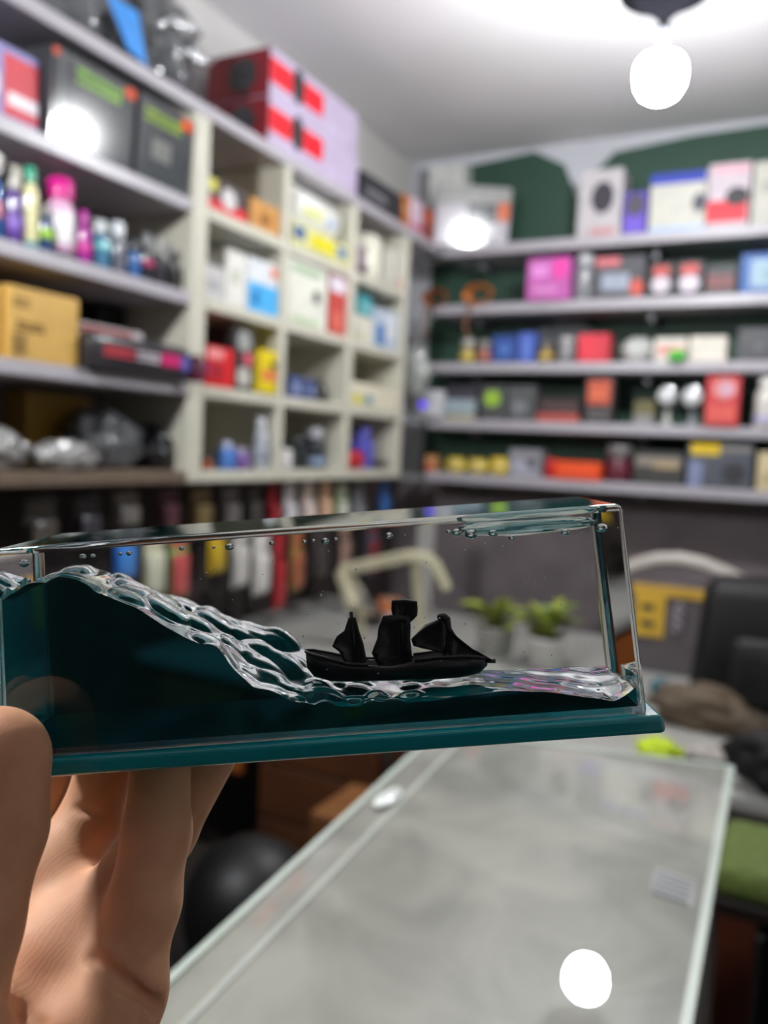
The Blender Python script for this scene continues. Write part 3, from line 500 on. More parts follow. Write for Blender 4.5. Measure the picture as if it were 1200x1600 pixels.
for y, z, hh, ww, card, bub, label in (
    (2.27, 1.31, .16, .055, '8a1c24', 'a02830', 'slim red pack hanging under the cubbies'),
    (2.37, 1.315, .18, .07, 'c8c0c8', 'dcd8dc', 'white pack hanging beside the slim red pack'),
    (2.49, 1.315, .18, .08, 'd0c0b8', 'e0d0c8', 'cream pack hanging in the middle of the upper row'),
    (2.61, 1.315, .17, .075, 'd0a888', 'e0bca0', 'peach coloured pack hanging in the upper row'),
    (2.73, 1.31, .17, .08, '7a9a50', 'd4d8cc', 'green and white pack hanging in the upper row'),
    (2.86, 1.31, .20, .085, '6a6c70', '84868a', 'grey pack hanging in the upper row'),
    (3.09, 1.31, .15, .08, '2e5a9a', '3f70b0', 'blue pack hanging at the end of the upper row'),
    (3.02, 1.10, .20, .09, '3a6a80', '8a3038', 'teal and red pack hanging near the corner'),
    (1.61, 1.18, .12, .07, '2a6ac0', '4a8ad8', 'blue pack seen through the left of the clear block'),
    (1.72, 1.17, .16, .075, 'c8c4a8', 'd8d8c0', 'cream pack seen through the clear block beside the blue one'),
    (1.82, 1.16, .17, .075, '8ab068', 'c85858', 'green pack with a red bubble seen through the block'),
    (1.99, 1.15, .12, .07, 'd8b820', 'c8a830', 'yellow pack seen through the block'),
    (2.11, 1.15, .17, .08, 'b8b4b0', 'd0ccc8', 'grey-white pack seen through the block'),
    (2.225, 1.12, .18, .085, 'd0ccc8', 'e0dcd8', 'white pack seen through the block left of the red one'),
    (2.33, 1.10, .22, .06, '9a2028', 'b83038', 'long red pack seen through the block'),
    (2.44, 1.10, .18, .07, 'a88a48', 'b06848', 'ochre pack seen through the block'),
    (2.60, 1.10, .16, .09, '3a3434', '4a4444', 'black pack hanging in the lower row'),
    (1.33, 1.30, .13, .09, '3e3a36', '5a544e', 'taupe pack hanging at the far left under the brown shelf'),
    (1.47, 1.30, .12, .08, '2a2628', '46424a', 'charcoal pack hanging under the brown shelf'),
    (1.60, 1.305, .085, .09, '5e5a56', '807a74', 'mid grey pack hanging under the brown shelf near the cubbies'),
    (1.76, 1.31, .105, .08, '42202a', '5a343e', 'plum pack hanging under the corner of the cubbies'),
    (1.90, 1.31, .12, .09, '4e4028', '7a6844', 'tan pack hanging under the first cubby'),
    (2.04, 1.31, .13, .09, '464342', '686462', 'grey pack hanging under the first cubby'),
    (2.16, 1.31, .13, .07, '2c2a2a', '4a4646', 'black pack hanging beside the slim red pack'),
    (2.78, 1.10, .16, .08, '5a4844', 'a88878', 'brown pack hanging in the lower row')):
    pack(y, PX, z, hh * (1.25 if z < 1.2 else 1.05), ww, card, bub, label)

# a cloudy bag hung at the corner where the two shelf runs meet
hg = thing('plastic_bag', 'cloudy grey plastic bag hanging at the corner between the cubbies and the back shelves', 'bag', (-1.53, 3.255, 1.66))
bm = bmesh.new(); blob(bm, (0, 0, .12), (.075, .05, .12), 4, .3, 5, 2.6)
from mathutils import noise as nz_
for v in bm.verts: v.co += (v.co - Vector((0, 0, .12))).normalized() * (abs(nz_.noise(v.co * 40)) - .2) * .015
obj('bag_film', bm, mat('a6a8a4', .22, trans=.2, var=.2, coat=.5), hg, True)
bm = bmesh.new(); tube(bm, [(0, 0, .22), (.004, .02, .27), (.01, .06, .32), (.012, .125, .362), (.012, .138, .372)], [.02, .012, .006, .004, .004], 8); obj('twisted_neck', bm, mat('8e908c', .3), hg, True)
# ------------------------------------------------------------ work desk behind, with plants and a tilted frame
dk = thing('work_desk', 'grey topped work desk standing behind the clear block', 'desk', (-.85, 2.5, 0))
part(dk, 'desk_top', (-1.76, .25, 1.86, 2.98, .715, .75), mat('a5a49f', .3, var=.10, scale=6), .005)
for x in (-1.74, -.9, .17):
    for y in (1.89, 2.9): part(dk, 'leg', (x, x + .06, y, y + .06, 0.0, .715), mat('4a2a18', .5, var=.25), .004)
for z in (.08, .24, .40, .56): part(dk, 'front_board', (-1.3, -.92, 1.87, 1.89, z, z + .15), mat('54301a', .5, var=.25, scale=9), .003)
part(dk, 'drawer_front', (-1.66, -1.36, 1.865, 1.89, .5, .69), mat('9a5420', .5, var=.2, scale=9), .004)
bm = bmesh.new(); tube(bm, [(-1.56 + .85, -.635, .6), (-1.56 + .85, -.665, .6), (-1.46 + .85, -.665, .6), (-1.46 + .85, -.635, .6)], .006); obj('drawer_pull', bm, mat('8a8a8a', .3, .9), dk, True)
# tilted cream frame: a bent bracket of square bar on legs
fr = thing('bracket_frame', 'tilted cream bracket frame standing on the desk', 'frame', (-1.07, 2.3, .75))
FM = mat('cdc6a8', .45, var=.06)
def bar(a, b, r, name, root):
    a, b = Vector(a), Vector(b); d = b - a; L = d.length
    q = d.to_track_quat('X', 'Z').to_matrix().to_4x4(); q.translation = (a + b) / 2
    return boxobj(name, (-L / 2, L / 2, -r, r, -r, r), FM, root, r * .35, q, 2)
bar((-.225, 0, .25), (.02, 0, .325), .019, 'top_bar', fr); bar((.02, 0, .325), (.085, .02, .315), .018, 'corner_bar', fr)
bar((.085, .02, .315), (.13, .04, .225), .016, 'right_arm', fr); bar((-.225, 0, .25), (-.165, -.02, .14), .02, 'left_arm', fr)
bar((.02, .03, .30), (.03, .10, .002), .012, 'rear_leg', fr); bar((-.19, .02, .22), (-.20, .12, .002), .012, 'rear_leg', fr)
pst = thing('post', 'pale grey upright post standing behind the bracket frame', 'post', (-1.28, 2.93, .75))
bm = bmesh.new(); box(bm, -.035, .035, -.01, .01, .012, .46, .004); obj('upright', bm, mat('a8a6a2', .4), pst)
boxobj('foot_plate', (-.06, .06, -.035, .035, 0, .012), mat('8a8884', .4), pst, .003)
# odds on the desk left
for i, (x, y, r, c, lab) in enumerate(((-1.5, 2.75, .055, 'c8c4bc', 'white cup lying on the left of the desk'), (-1.36, 2.62, .06, '3a3836', 'dark roll of tape lying flat on the desk'), (-1.40, 2.88, .05, 'c87850', 'terracotta roll of tape at the back of the desk'))):
    t = thing('cup' if i == 0 else 'tape_roll', lab, 'cup' if i == 0 else 'tape', (x, y, .75))
    bm = bmesh.new()
    if i == 0:
        lathe(bm, [(.002, .006), (.028, .004), (.03, 0), (.034, .0), (.045, .1), (.042, .1), (.032, .012), (.003, .012)], 24); obj('cup_body', bm, mat(c, .3), t, True)
        bm = bmesh.new(); tube(bm, [(.038, 0, .08), (.066, 0, .075), (.07, 0, .045), (.036, 0, .025)], .005); obj('handle', bm, mat(c, .3), t, True)
    else:
        for a, b, mm, nm in ((.62, 1, c, 'tape_winding'), (.55, .62, 'b8a890', 'cardboard_core')):
            bm = bmesh.new(); n = 28
            R = [[bm.verts.new((rr * r * math.cos(k * 2 * math.pi / n), rr * r * math.sin(k * 2 * math.pi / n), z)) for k in range(n)] for rr, z in ((a, 0), (b, 0), (b, .045), (a, .045))]
            for q in range(4):
                s, e = R[q], R[(q + 1) % 4]
                for k in range(n): bm.faces.new((s[k], s[(k + 1) % n], e[(k + 1) % n], e[k]))
            obj(nm, bm, mat(mm, .35), t)
def plant(x, y, lab, n, hgt, pot, seed):
    rnd = random.Random(seed); t = thing('potted_plant', lab, 'plant', (x, y, .75))
    bm = bmesh.new(); lathe(bm, [(.045, 0), (.05, .004), (.066, .085), (.07, .088), (.07, .1), (.062, .1), (.058, .088), (.01, .086)], 24); obj('pot', bm, mat(pot, .4, var=.08), t, True)
    bm = bmesh.new(); lathe(bm, [(.056, .080), (.056, .089), (.03, .092), (.004, .093)], 18); obj('soil', bm, mat('3a2a1c', .9, var=.3), t)
    me = None
    for i in range(n):
        a = rnd.uniform(0, 6.28); ln = rnd.uniform(.09, .15); ti = rnd.uniform(.2, 1.25)
        bm = bmesh.new(); wd = rnd.uniform(.022, .034); base = .09 + rnd.uniform(0, hgt)
        L = []
        for k in range(5):
            s = k / 4; wv = wd * math.sin(math.pi * min(.97, s * .88 + .1)); rr = ln * s; z = rr * math.cos(ti) - .5 * rr * rr / ln * .9
            L.append([bm.verts.new((rr * math.sin(ti) + .01, -wv, z)), bm.verts.new((rr * math.sin(ti) + .01, 0, z - wv * .3)), bm.verts.new((rr * math.sin(ti) + .01, wv, z))])
        for p, q in zip(L, L[1:]):
            for k in range(2): bm.faces.new((p[k], p[k + 1], q[k + 1], q[k]))
        o = obj('leaf', bm, mat(rnd.choice(('8f9c3e', 'a2ae48', '6f8434', 'b0b458')), .4, var=.2), t, True); o.location = (0, 0, base); o.rotation_euler = (0, 0, a)
    for i in range(4):
        bm = bmesh.new(); tube(bm, [(.008 * i - .012, 0, .085), (.012 * i - .018, .004, .09 + hgt)], .003, 6); obj('stem', bm, mat('6a7a30', .5), t, True)
plant(-.83, 2.50, 'small green plant in a grey pot, left of two on the desk', 16, .06, 'a8a6a0', 3)
plant(-.65, 2.46, 'bushier yellow-green plant in a white pot, right of two on the desk', 30, .07, 'dad8d2', 5)

# ------------------------------------------------------------ right side: pipe, bag, sign board, clutter on the desk
pp = thing('bent_pipe', 'thick white bent pipe running along the back wall', 'pipe', (-.30, 3.25, 0))
bm = bmesh.new(); cp = [(-.36, 0, .94), (-.30, 0, 1.0), (-.24, 0, 1.045), (-.16, 0, 1.075), (-.08, 0, 1.085), (.0, 0, 1.075), (.08, 0, 1.05), (.16, 0, 1.015), (.25, 0, .985), (.36, 0, .965), (.5, 0, .96)]
tube(bm, cp, .027, 16); obj('pipe_body', bm, mat('c4bcb4', .35, var=.05), pp, True)
for a, b in ((cp[0], cp[0]), (cp[-1], cp[-1])):
    bm = bmesh.new(); box(bm, a[0] - .02, a[0] + .02, -.03, .432, a[2] - .03, a[2] + .03, .006); obj('wall_clamp', bm, mat('8a8682', .4), pp)
sg = thing('display_board', 'grey board with a yellow strip and tag leaning behind the black bag', 'board', (-.33, 2.80, .75))
boxobj('board', (-.16, .16, .0, .012, .0, .30), mat('5a5456', .6, var=.1), sg, .003)
boxobj('yellow_strip', (-.14, .125, -.006, .001, .258, .292), mat('caa03c', .5), sg, .001)
boxobj('yellow_tag', (-.125, -.03, -.008, .001, .12, .262), mat('d0a838', .5), sg, .001)
boxobj('tag_print', (-.105, -.065, -.0095, -.0075, .205, .228), mat('4a4030', .6), sg, 0); boxobj('tag_print', (-.105, -.06, -.0095, -.0075, .150, .172), mat('4a4030', .6), sg, 0)
bm = bmesh.new()
for k in range(3): tube(bm, [(.0, -.008, .155 + .03 * k), (.018, -.008, .148 + .03 * k), (.028, -.008, .162 + .03 * k), (.016, -.008, .178 + .03 * k), (.004, -.008, .168 + .03 * k)], .005, 8)
obj('white_swirl', bm, mat('b8b0b8', .5), sg, True)
# black backpack
bp = thing('backpack', 'big black backpack standing on the desk at the right', 'bag', (.0, 2.62, .75), .1)
bm = bmesh.new(); box(bm, -.25, .26, -.10, .11, .0, .37, .05, 4)
for v in bm.verts: v.co.x *= 1 - .18 * max(0, v.co.z - .22) / .2; v.co.y *= 1 + .15 * math.sin(v.co.z * 9)
obj('bag_body', bm, mat('0e0e10', .6, var=.3), bp, True)
bm = bmesh.new(); box(bm, -.15, .17, -.16, -.105, .03, .22, .03, 3); obj('front_pocket', bm, mat('141416', .6, var=.3), bp, True)
bm = bmesh.new(); tube(bm, [(-.05, 0, .36), (-.04, 0, .40), (.04, 0, .405), (.06, 0, .36)], .01); obj('grab_handle', bm, mat('101012', .6), bp, True)
bm = bmesh.new(); tube(bm, [(-.13, -.168, .17), (.0, -.172, .178), (.15, -.168, .17)], .004, 6); obj('zip', bm, mat('3a3a3e', .4, .5), bp, True)
for x, z in ((.005, .12), (.10, .095)):
    bm = bmesh.new(); blob(bm, (x, -.168, z), (.014, .008, .024), 2, .1, 1); obj('zip_tag', bm, mat('7a1c34', .5), bp, True)
def lump(name, cat, lab, c, r, col, seed, rough=.7, freq=2.2, amp=.3, sub=4, extra=None):
    t = thing(name, lab, cat, c)
    bm = bmesh.new(); blob(bm, (0, 0, r[2] * .8), r, sub, amp, seed, freq, 0.0)
    obj(extra or 'cloth', bm, mat(col, rough, var=.2, bump=.3, scale=60), t, True)
    return t
t = lump('folded_cloth', 'cloth', 'brown crumpled cloth heaped in front of the black backpack', (-.19, 2.31, .75), (.13, .08, .06), '5a4c3c', 4)
bm = bmesh.new(); blob(bm, (.11, -.02, .03), (.07, .06, .04), 3, .3, 9, 2.5, .0); obj('cloth_fold', bm, mat('4a3e30', .7, var=.2), t, True)
t = lump('ball', 'ball', 'small teal ball on the desk beside the backpack', (-.32, 2.52, .75), (.032, .032, .032), '2a6470', 2, .4, 1, .03, 3, 'ball_shell')
bm = bmesh.new(); tube(bm, [(.033 * math.cos(a * .3142), .033 * math.sin(a * .3142), .0256) for a in range(21)], .002, 6); obj('seam', bm, mat('1c4450', .4), t, True)
st = thing('paper_stack', 'loose white papers with a blue sheet at the desk edge', 'paper', (.06, 2.13, .75), .3)
for k in range(5): boxobj('sheet', (-.11 + .01 * k, .12 + .006 * k, -.08 - .004 * k, .07, .003 * k, .003 * k + .0022), mat('c9c6bc' if k != 3 else '5a84b8', .6), st, 0, Matrix.Rotation(.07 * k, 4, 'Z'))
t = lump('plush_lump', 'cloth', 'chartreuse cloth lying near the front edge of the desk', (-.245, 1.97, .75), (.05, .05, .03), 'b8d020', 6, .6, 2.2, .25, 4, 'cloth')
lump('folded_cloth.001', 'cloth', 'pale grey folded cloth next to the chartreuse one', (-.135, 2.03, .75), (.06, .05, .025), 'a49e98', 8)
lump('jacket', 'jacket', 'black jacket heaped at the front right corner of the desk', (.07, 1.925, .75), (.17, .065, .075), '101012', 3)
dc = thing('dark_chest', 'black chest standing between the desk and the stool', 'chest', (.10, 1.70, 0))
bm = bmesh.new(); box(bm, -.17, .2, -.10, .12, .03, .60, .015, 3); obj('chest_body', bm, mat('121214', .5, var=.2), dc, True)
bm = bmesh.new(); box(bm, -.175, .205, -.105, .125, .6, .66, .015, 3); obj('chest_lid', bm, mat('18181a', .45, var=.2), dc, True)
for x in (-.14, .17): 
    for y in (-.07, .09): boxobj('foot', (x - .02, x + .02, y - .02, y + .02, 0, .03), mat('0c0c0c', .5), dc, .003)
# green stool
so = thing('stool', 'brown wooden stool with a moss green cushion right of the glass case', 'stool', (.02, 1.36, 0))
bm = bmesh.new(); box(bm, -.09, .26, -.04, .17, .785, .838, .022, 4); obj('cushion', bm, mat('58682e', .8, var=.2, bump=.4, scale=90), so, True)
boxobj('seat_board', (-.085, .255, -.035, .165, .76, .785), mat('1a120e', .5), so, .004)
for x in (-.08, .20):
    for y in (-.03, .11): boxobj('leg', (x, x + .055, y, y + .05, 0, .76), mat('4a2012', .45, var=.25), so, .004)
for y in (-.02, .12): boxobj('stretcher', (-.03, .205, y, y + .025, .25, .29), mat('4a2012', .45, var=.25), so, .003)
# under the desk, left of the glass case
hb = thing('helmet', 'glossy black helmet on a low shelf beside the glass case', 'helmet', (-.86, 1.22, .50))
bm = bmesh.new(); lathe(bm, [(.09, 0), (.115, .02), (.125, .07), (.12, .12), (.095, .17), (.05, .20), (.004, .21)], 28); obj('shell', bm, mat('08080a', .5), hb, True)
bm = bmesh.new(); lathe(bm, [(.118, .0), (.124, .004), (.124, .014), (.117, .02)], 28); obj('rim', bm, mat('2a2a2e', .3), hb, True)
lowt = thing('low_bench', 'dark low bench under the black helmet', 'bench', (-.9, 1.25, 0))
part(lowt, 'bench_top', (-1.25, -.62, 1.0, 1.5, .465, .499), mat('171310', .5, var=.2), .004)
for x in (-1.23, -.68):
    for y in (1.02, 1.44): part(lowt, 'leg', (x, x + .04, y, y + .04, 0, .465), mat('171310', .5), .003)
kb = thing('carton', 'brown carton standing in the dark beside the glass case', 'box', (-.80, 1.62, 0))
boxobj('carton_body', (-.13, .16, -.08, .12, 0, .62), mat('6a4020', .55, var=.15), kb, .004)
for y0, y1 in ((-.078, .019), (.021, .118)): boxobj('top_flap', (-.128, .158, y0, y1, .6205, .622), mat('75481f', .55), kb, 0)
boxobj('tape_strip', (-.02, .03, -.0812, -.0795, .02, .61), mat('8a5a30', .35), kb, 0)

# ------------------------------------------------------------ glass topped counter
N = Vector((0.02562, -0.06700, 0.99742)); G = Vector((-.122, .639, 1.034))
def topz(x, y): return G.z - (N.x * (x - G.x) + N.y * (y - G.y)) / N.z
gc = thing('glass_counter', 'glass topped display counter with a dusty sloping pane', 'counter', (-.23, .65, 0))
def slab(name, poly, z_off0, z_off1, m, flat_bottom=None, parent=gc, bev=0):
    bm = bmesh.new(); l = parent.location
    top = [bm.verts.new((x - l.x, y - l.y, topz(x, y) + z_off1)) for x, y in poly]
    bot = [bm.verts.new((x - l.x, y - l.y, (topz(x, y) + z_off0) if flat_bottom is None else flat_bottom)) for x, y in poly]
    n = len(poly); bm.faces.new(top); bm.faces.new(bot[::-1])
    for k in range(n): bm.faces.new((top[k], bot[k], bot[(k + 1) % n], top[(k + 1) % n]))
    bmesh.ops.recalc_face_normals(bm, faces=bm.faces[:])
    if bev: bmesh.ops.bevel(bm, geom=bm.edges[:], offset=bev, segments=2, affect='EDGES')
    return obj(name, bm, m, parent)
def dusty_glass():
    m = bpy.data.materials.new('dusty_glass'); m.use_nodes = True; nt = m.node_tree; b = nt.nodes['Principled BSDF']
    tc = nt.nodes.new('ShaderNodeTexCoord'); n1 = nt.nodes.new('ShaderNodeTexNoise'); n1.inputs['Scale'].default_value = 9; n1.inputs['Detail'].default_value = 6; n1.inputs['Distortion'].default_value = .6
    nt.links.new(tc.outputs['Object'], n1.inputs['Vector'])
    r = nt.nodes.new('ShaderNodeValToRGB'); r.color_ramp.elements[0].position = .32; r.color_ramp.elements[1].position = .68
    r.color_ramp.elements[0].color = (.20, .20, .17, 1); r.color_ramp.elements[1].color = (.375, .37, .315, 1)
    nt.links.new(n1.outputs['Fac'], r.inputs['Fac']); nt.links.new(r.outputs['Color'], b.inputs['Base Color'])
    b.inputs['Roughness'].default_value = .5; b.inputs['Specular IOR Level'].default_value = .15; b.inputs['Transmission Weight'].default_value = .2; b.inputs['IOR'].default_value = 1.5
    b.inputs['Coat Weight'].default_value = 1.0; b.inputs['Coat Roughness'].default_value = .0
    return m
PANE = [(-.052, 1.112), (-.412, 1.018), (-.398, .05), (-.040, .05)]
slab('glass_pane', PANE, -.008, 0, dusty_glass())
edge = mat('b9c2b8', .3, var=.05, coat=.5)
slab('edge_trim', [(-.046, 1.118), (-.054, 1.114), (-.042, .05), (-.034, .05)], -.012, .002, edge)
slab('edge_trim', [(-.047, 1.119), (-.418, 1.023), (-.416, 1.017), (-.05, 1.111)], -.012, .0022, edge)
slab('edge_trim', [(-.411, 1.018), (-.418, 1.018), (-.404, .05), (-.397, .05)], -.012, .0022, edge)
slab('inner_seam', [(-.374, 1.0), (-.380, 1.0), (-.362, .05), (-.356, .05)], -.001, .0012, mat('a9aca4', .3))
slab('printed_label', [(-.060, .828), (-.098, .832), (-.096, .786), (-.058, .782)], -.0005, .0006, mat('8a8a8a', .4))
for k in range(5): slab('label_bar', [(-.0625, .823 - .009 * k), (-.0955, .827 - .009 * k), (-.0955, .822 - .009 * k), (-.0625, .818 - .009 * k)], .0004, .0009, mat('55565a', .5))
clip = thing('white_oval', 'white glossy oval on the left edge of the glass counter', 'clip', (-.388, .815, topz(-.388, .815)))
bm = bmesh.new(); blob(bm, (0, 0, .003), (.012, .030, .005), 3, .05, 1, 1); obj('oval_body', bm, mat('e4e8e4', .2, coat=.6), clip, True)  # flat white oval blob laid along the pane's left edge
bm = bmesh.new(); box(bm, -.004, .004, -.018, .018, .0072, .0085, .0005); obj('oval_ridge', bm, mat('d0d4d0', .3), clip)
CB = mat('3a3632', .5, var=.2)
slab('front_panel', [(-.062, 1.09), (-.40, 1.0), (-.40, .992), (-.062, 1.082)], 0, -.012, CB, 0.0)
slab('side_panel', [(-.412, 1.0), (-.404, 1.0), (-.392, .06), (-.400, .06)], 0, -.012, CB, 0.0)
slab('side_panel', [(-.056, 1.09), (-.064, 1.09), (-.054, .06), (-.046, .06)], 0, -.012, mat('7a7c78', .4), 0.0)
slab('inner_shelf', [(-.066, 1.07), (-.396, .985), (-.386, .07), (-.056, .07)], -.07, -.06, mat('b0b0a8', .5))
for i in range(7):      # faint goods lying below the pane
    x, y = -.34 + .05 * (i % 4) + .02 * (i // 4), .30 + .11 * i
    g = thing('display_packet', ['pale', 'rose', 'blue-grey', 'tan', 'teal', 'lilac', 'grey'][i] + ' packet lying under the dusty glass pane', 'packet', (x, y, topz(x, y) - .0585), .4 * i)
    boxobj('packet_body', (-.03, .03, -.02, .02, 0, .014), mat(['c8c4b8', 'a86a6a', '6a7a90', 'a8916a', '4a8484', '9a90a4', '8a8a88'][i], .4), g, .004, None, 2)
    boxobj('packet_label', (-.018, .018, -.012, .012, .0136, .0148), mat('d8d6d0', .4), g, 0)
# ------------------------------------------------------------ the clear block with teal liquid
BO = Vector((-0.10605, 0.16941, 1.43018)); U = Vector((0.88142, 0.45773, 0.11655)); W = Vector((-0.45955, 0.88807, -0.01237)); V3 = Vector((-0.10916, -0.04266, 0.99311))
BM = Matrix(((U.x, W.x, V3.x, BO.x), (U.y, W.y, V3.y, BO.y), (U.z, W.z, V3.z, BO.z), (0, 0, 0, 1)))
block = thing('liquid_block', 'clear acrylic block half filled with dark teal liquid, held up in the hand', 'ornament')
block.matrix_world = BM
def glass(name, ior, col=(1, 1, 1), absorb=None, dens=0.0, rough=0.0):
    m = bpy.data.materials.new(name); m.use_nodes = True; nt = m.node_tree; nt.nodes.clear()
    g = nt.nodes.new('ShaderNodeBsdfGlass'); g.inputs['Color'].default_value = col + (1,); g.inputs['IOR'].default_value = ior; g.inputs['Roughness'].default_value = rough
    o = nt.nodes.new('ShaderNodeOutputMaterial'); nt.links.new(g.outputs[0], o.inputs['Surface'])
    if absorb:
        df = nt.nodes.new('ShaderNodeBsdfDiffuse'); df.inputs['Color'].default_value = (.0, .24, .27, 1)
        mx = nt.nodes.new('ShaderNodeMixShader'); mx.inputs[0].default_value = .2
        nt.links.new(g.outputs[0], mx.inputs[1]); nt.links.new(df.outputs[0], mx.inputs[2]); nt.links.new(mx.outputs[0], o.inputs['Surface'])
        a = nt.nodes.new('ShaderNodeVolumeAbsorption'); a.inputs['Color'].default_value = absorb + (1,); a.inputs['Density'].default_value = dens
        nt.links.new(a.outputs[0], o.inputs['Volume'])
    return m
ACRYL = glass('clear_acrylic', 1.46, (.985, .99, .99))
HT, HB, ZB = .0775, .0806, -.0532
def hw(z): return HT + (HB - HT) * (z / ZB)
def frust(bm, ht, hb, y0t, y1t, y0b, y1b, z0, z1, bev, seg):
    vs = [bm.verts.new(c) for c in ((-hb, y0b, z1), (hb, y0b, z1), (hb, y1b, z1), (-hb, y1b, z1), (-ht, y0t, z0), (ht, y0t, z0), (ht, y1t, z0), (-ht, y1t, z0))]
    for f in ((3, 2, 1, 0), (4, 5, 6, 7), (0, 1, 5, 4), (1, 2, 6, 5), (2, 3, 7, 6), (3, 0, 4, 7)): bm.faces.new([vs[i] for i in f])
    bmesh.ops.bevel(bm, geom=bm.edges[:], offset=bev, segments=seg, affect='EDGES', profile=.5)
bm = bmesh.new(); frust(bm, HT, HB, 0, .0430, -.0012, .0442, 0, ZB, .0018, 4); oc = obj('acrylic_case', bm, ACRYL, block)
for p in oc.data.polygons: p.use_smooth = p.area < 2e-4 * .9
bm = bmesh.new(); frust(bm, .0836, .0842, -.0034, .0465, -.0036, .0467, -.0522, -.0568, .0013, 4)
ob = obj('base_plate', bm, mat('06909a', .18, var=.03, coat=.6), block)
for p in ob.data.polygons: p.use_smooth = p.area < 2e-4

FRONT = [(-.090, -.0175), (-.079, -.0155), (-.0767, -.0140), (-.0724, -.0120), (-.0643, -.0102), (-.0534, -.0126), (-.0444, -.0172), (-.0385, -.0221), (-.0325, -.0261), (-.0248, -.0299), (-.0206, -.0367), (-.0162, -.0411), (-.0084, -.0441), (.009, -.0463), (.0219, -.0457), (.0412, -.0445), (.0634, -.0468), (.0725, -.0490), (.0765, -.0470), (.0811, -.0435)]
BACKP = [(-.0866, -.0150), (-.0785, -.0115), (-.0712, -.0097), (-.0641, -.0098), (-.0572, -.013), (-.0488, -.0185), (-.0418, -.0214), (-.0313, -.024), (-.0254, -.028), (-.0193, -.0312), (-.0123, -.0336), (-.0054, -.0373), (.005, -.0425), (.0229, -.0445), (.0445, -.0462), (.0697, -.0478), (.0859, -.0485)]
LIQ = glass('teal_liquid', .92, (1, 1, 1), (.0, .50, .56), 105.0)
rl = random.Random(11)
caps = []
for i in range(46):        # foam-like rounded lumps where the wave breaks
    cu = rl.gauss(-.021, .0085); cv = rl.uniform(.0, .042); caps.append((cu, cv, rl.uniform(.0030, .0062)))
for i in range(14): caps.append((rl.uniform(-.062, -.038), rl.uniform(.006, .04), rl.uniform(.004, .008)))
for i in range(16): caps.append((rl.uniform(-.008, .026), rl.uniform(.002, .03), rl.uniform(.002, .0040)))
for i in range(16): caps.append((rl.uniform(-.079, -.062), rl.uniform(.002, .04), rl.uniform(.003, .0055)))
NU, NV = 330, 72
cu = np.array([c[0] for c in caps]); cvv = np.array([c[1] for c in caps]); cr = np.array([c[2] for c in caps])
s = np.linspace(-1, 1, NU); t = np.linspace(0, 1, NV)
UU = s[:, None] * .0782 + 0 * t[None]; VV = .0016 + (.0416 - .0016) * t[None] + 0 * UU
e = t * t * (3 - 2 * t) * .6 + t * .4
zf = np.interp(UU[:, 0], [p[0] for p in FRONT], [p[1] for p in FRONT]); zb = np.interp(UU[:, 0], [p[0] for p in BACKP], [p[1] for p in BACKP])
k_ = np.exp(-np.linspace(-2, 2, 9) ** 2); k_ /= k_.sum()
zf = np.convolve(np.pad(zf, 4, 'edge'), k_, 'valid'); zb = np.convolve(np.pad(zb, 4, 'edge'), k_, 'valid')
ZZ = zf[:, None] * (1 - e)[None] + zb[:, None] * e[None]
d2 = (UU[..., None] - cu) ** 2 + (VV[..., None] - cvv) ** 2
bumps = np.sqrt(np.maximum(cr ** 2 - d2, 0)) * .42
BB = bumps.max(-1)
for _ in range(3):
    P_ = np.pad(BB, 1, 'edge'); BB = (P_[:-2, 1:-1] + P_[2:, 1:-1] + P_[1:-1, :-2] + P_[1:-1, 2:] + 2 * P_[1:-1, 1:-1]) / 6
ZZ = ZZ + BB
ZZ += .00025 * np.sin(UU * 420 + VV * 160) * np.sin(VV * 300 - UU * 130) * (UU > -.03) + .0004 * np.sin(UU * 150 + VV * 90)
hole = np.exp(-(((UU - .002) / .012) ** 2 + ((VV - .02) / .012) ** 2)); ZZ -= .0006 * hole
ZZ = np.clip(ZZ, -.0500, -.0040)
me_v = []; me_f = []
XS = UU * ((HT + (HB - HT) * (ZZ / ZB) - .0019) / .0782)
for i in range(NU):
    for j in range(NV): me_v.append((XS[i, j], VV[i, j], ZZ[i, j]))
o2 = len(me_v)
for i in range(NU):
    for j in range(NV): me_v.append((s[i] * (hw(-.0505) - .0019), VV[i, j], -.0508))
I_ = lambda i, j: i * NV + j
for i in range(NU - 1):
    for j in range(NV - 1):
        me_f.append((I_(i, j), I_(i + 1, j), I_(i + 1, j + 1), I_(i, j + 1)))
        me_f.append((o2 + I_(i, j), o2 + I_(i, j + 1), o2 + I_(i + 1, j + 1), o2 + I_(i + 1, j)))
for i in range(NU - 1):
    me_f.append((I_(i, 0), o2 + I_(i, 0), o2 + I_(i + 1, 0), I_(i + 1, 0)))
    me_f.append((I_(i, NV - 1), I_(i + 1, NV - 1), o2 + I_(i + 1, NV - 1), o2 + I_(i, NV - 1)))
for j in range(NV - 1):
    me_f.append((I_(0, j), I_(0, j + 1), o2 + I_(0, j + 1), o2 + I_(0, j)))
    me_f.append((I_(NU - 1, j), o2 + I_(NU - 1, j), o2 + I_(NU - 1, j + 1), I_(NU - 1, j + 1)))
lm = bpy.data.meshes.new('teal_liquid'); lm.from_pydata(me_v, [], me_f); lm.update()
ntop = (NU - 1) * (NV - 1) * 2
for i, p in enumerate(lm.polygons): p.use_smooth = i < ntop
lm.materials.append(LIQ); tag(link('teal_liquid', lm, block), 'dark teal liquid piled into a breaking wave')
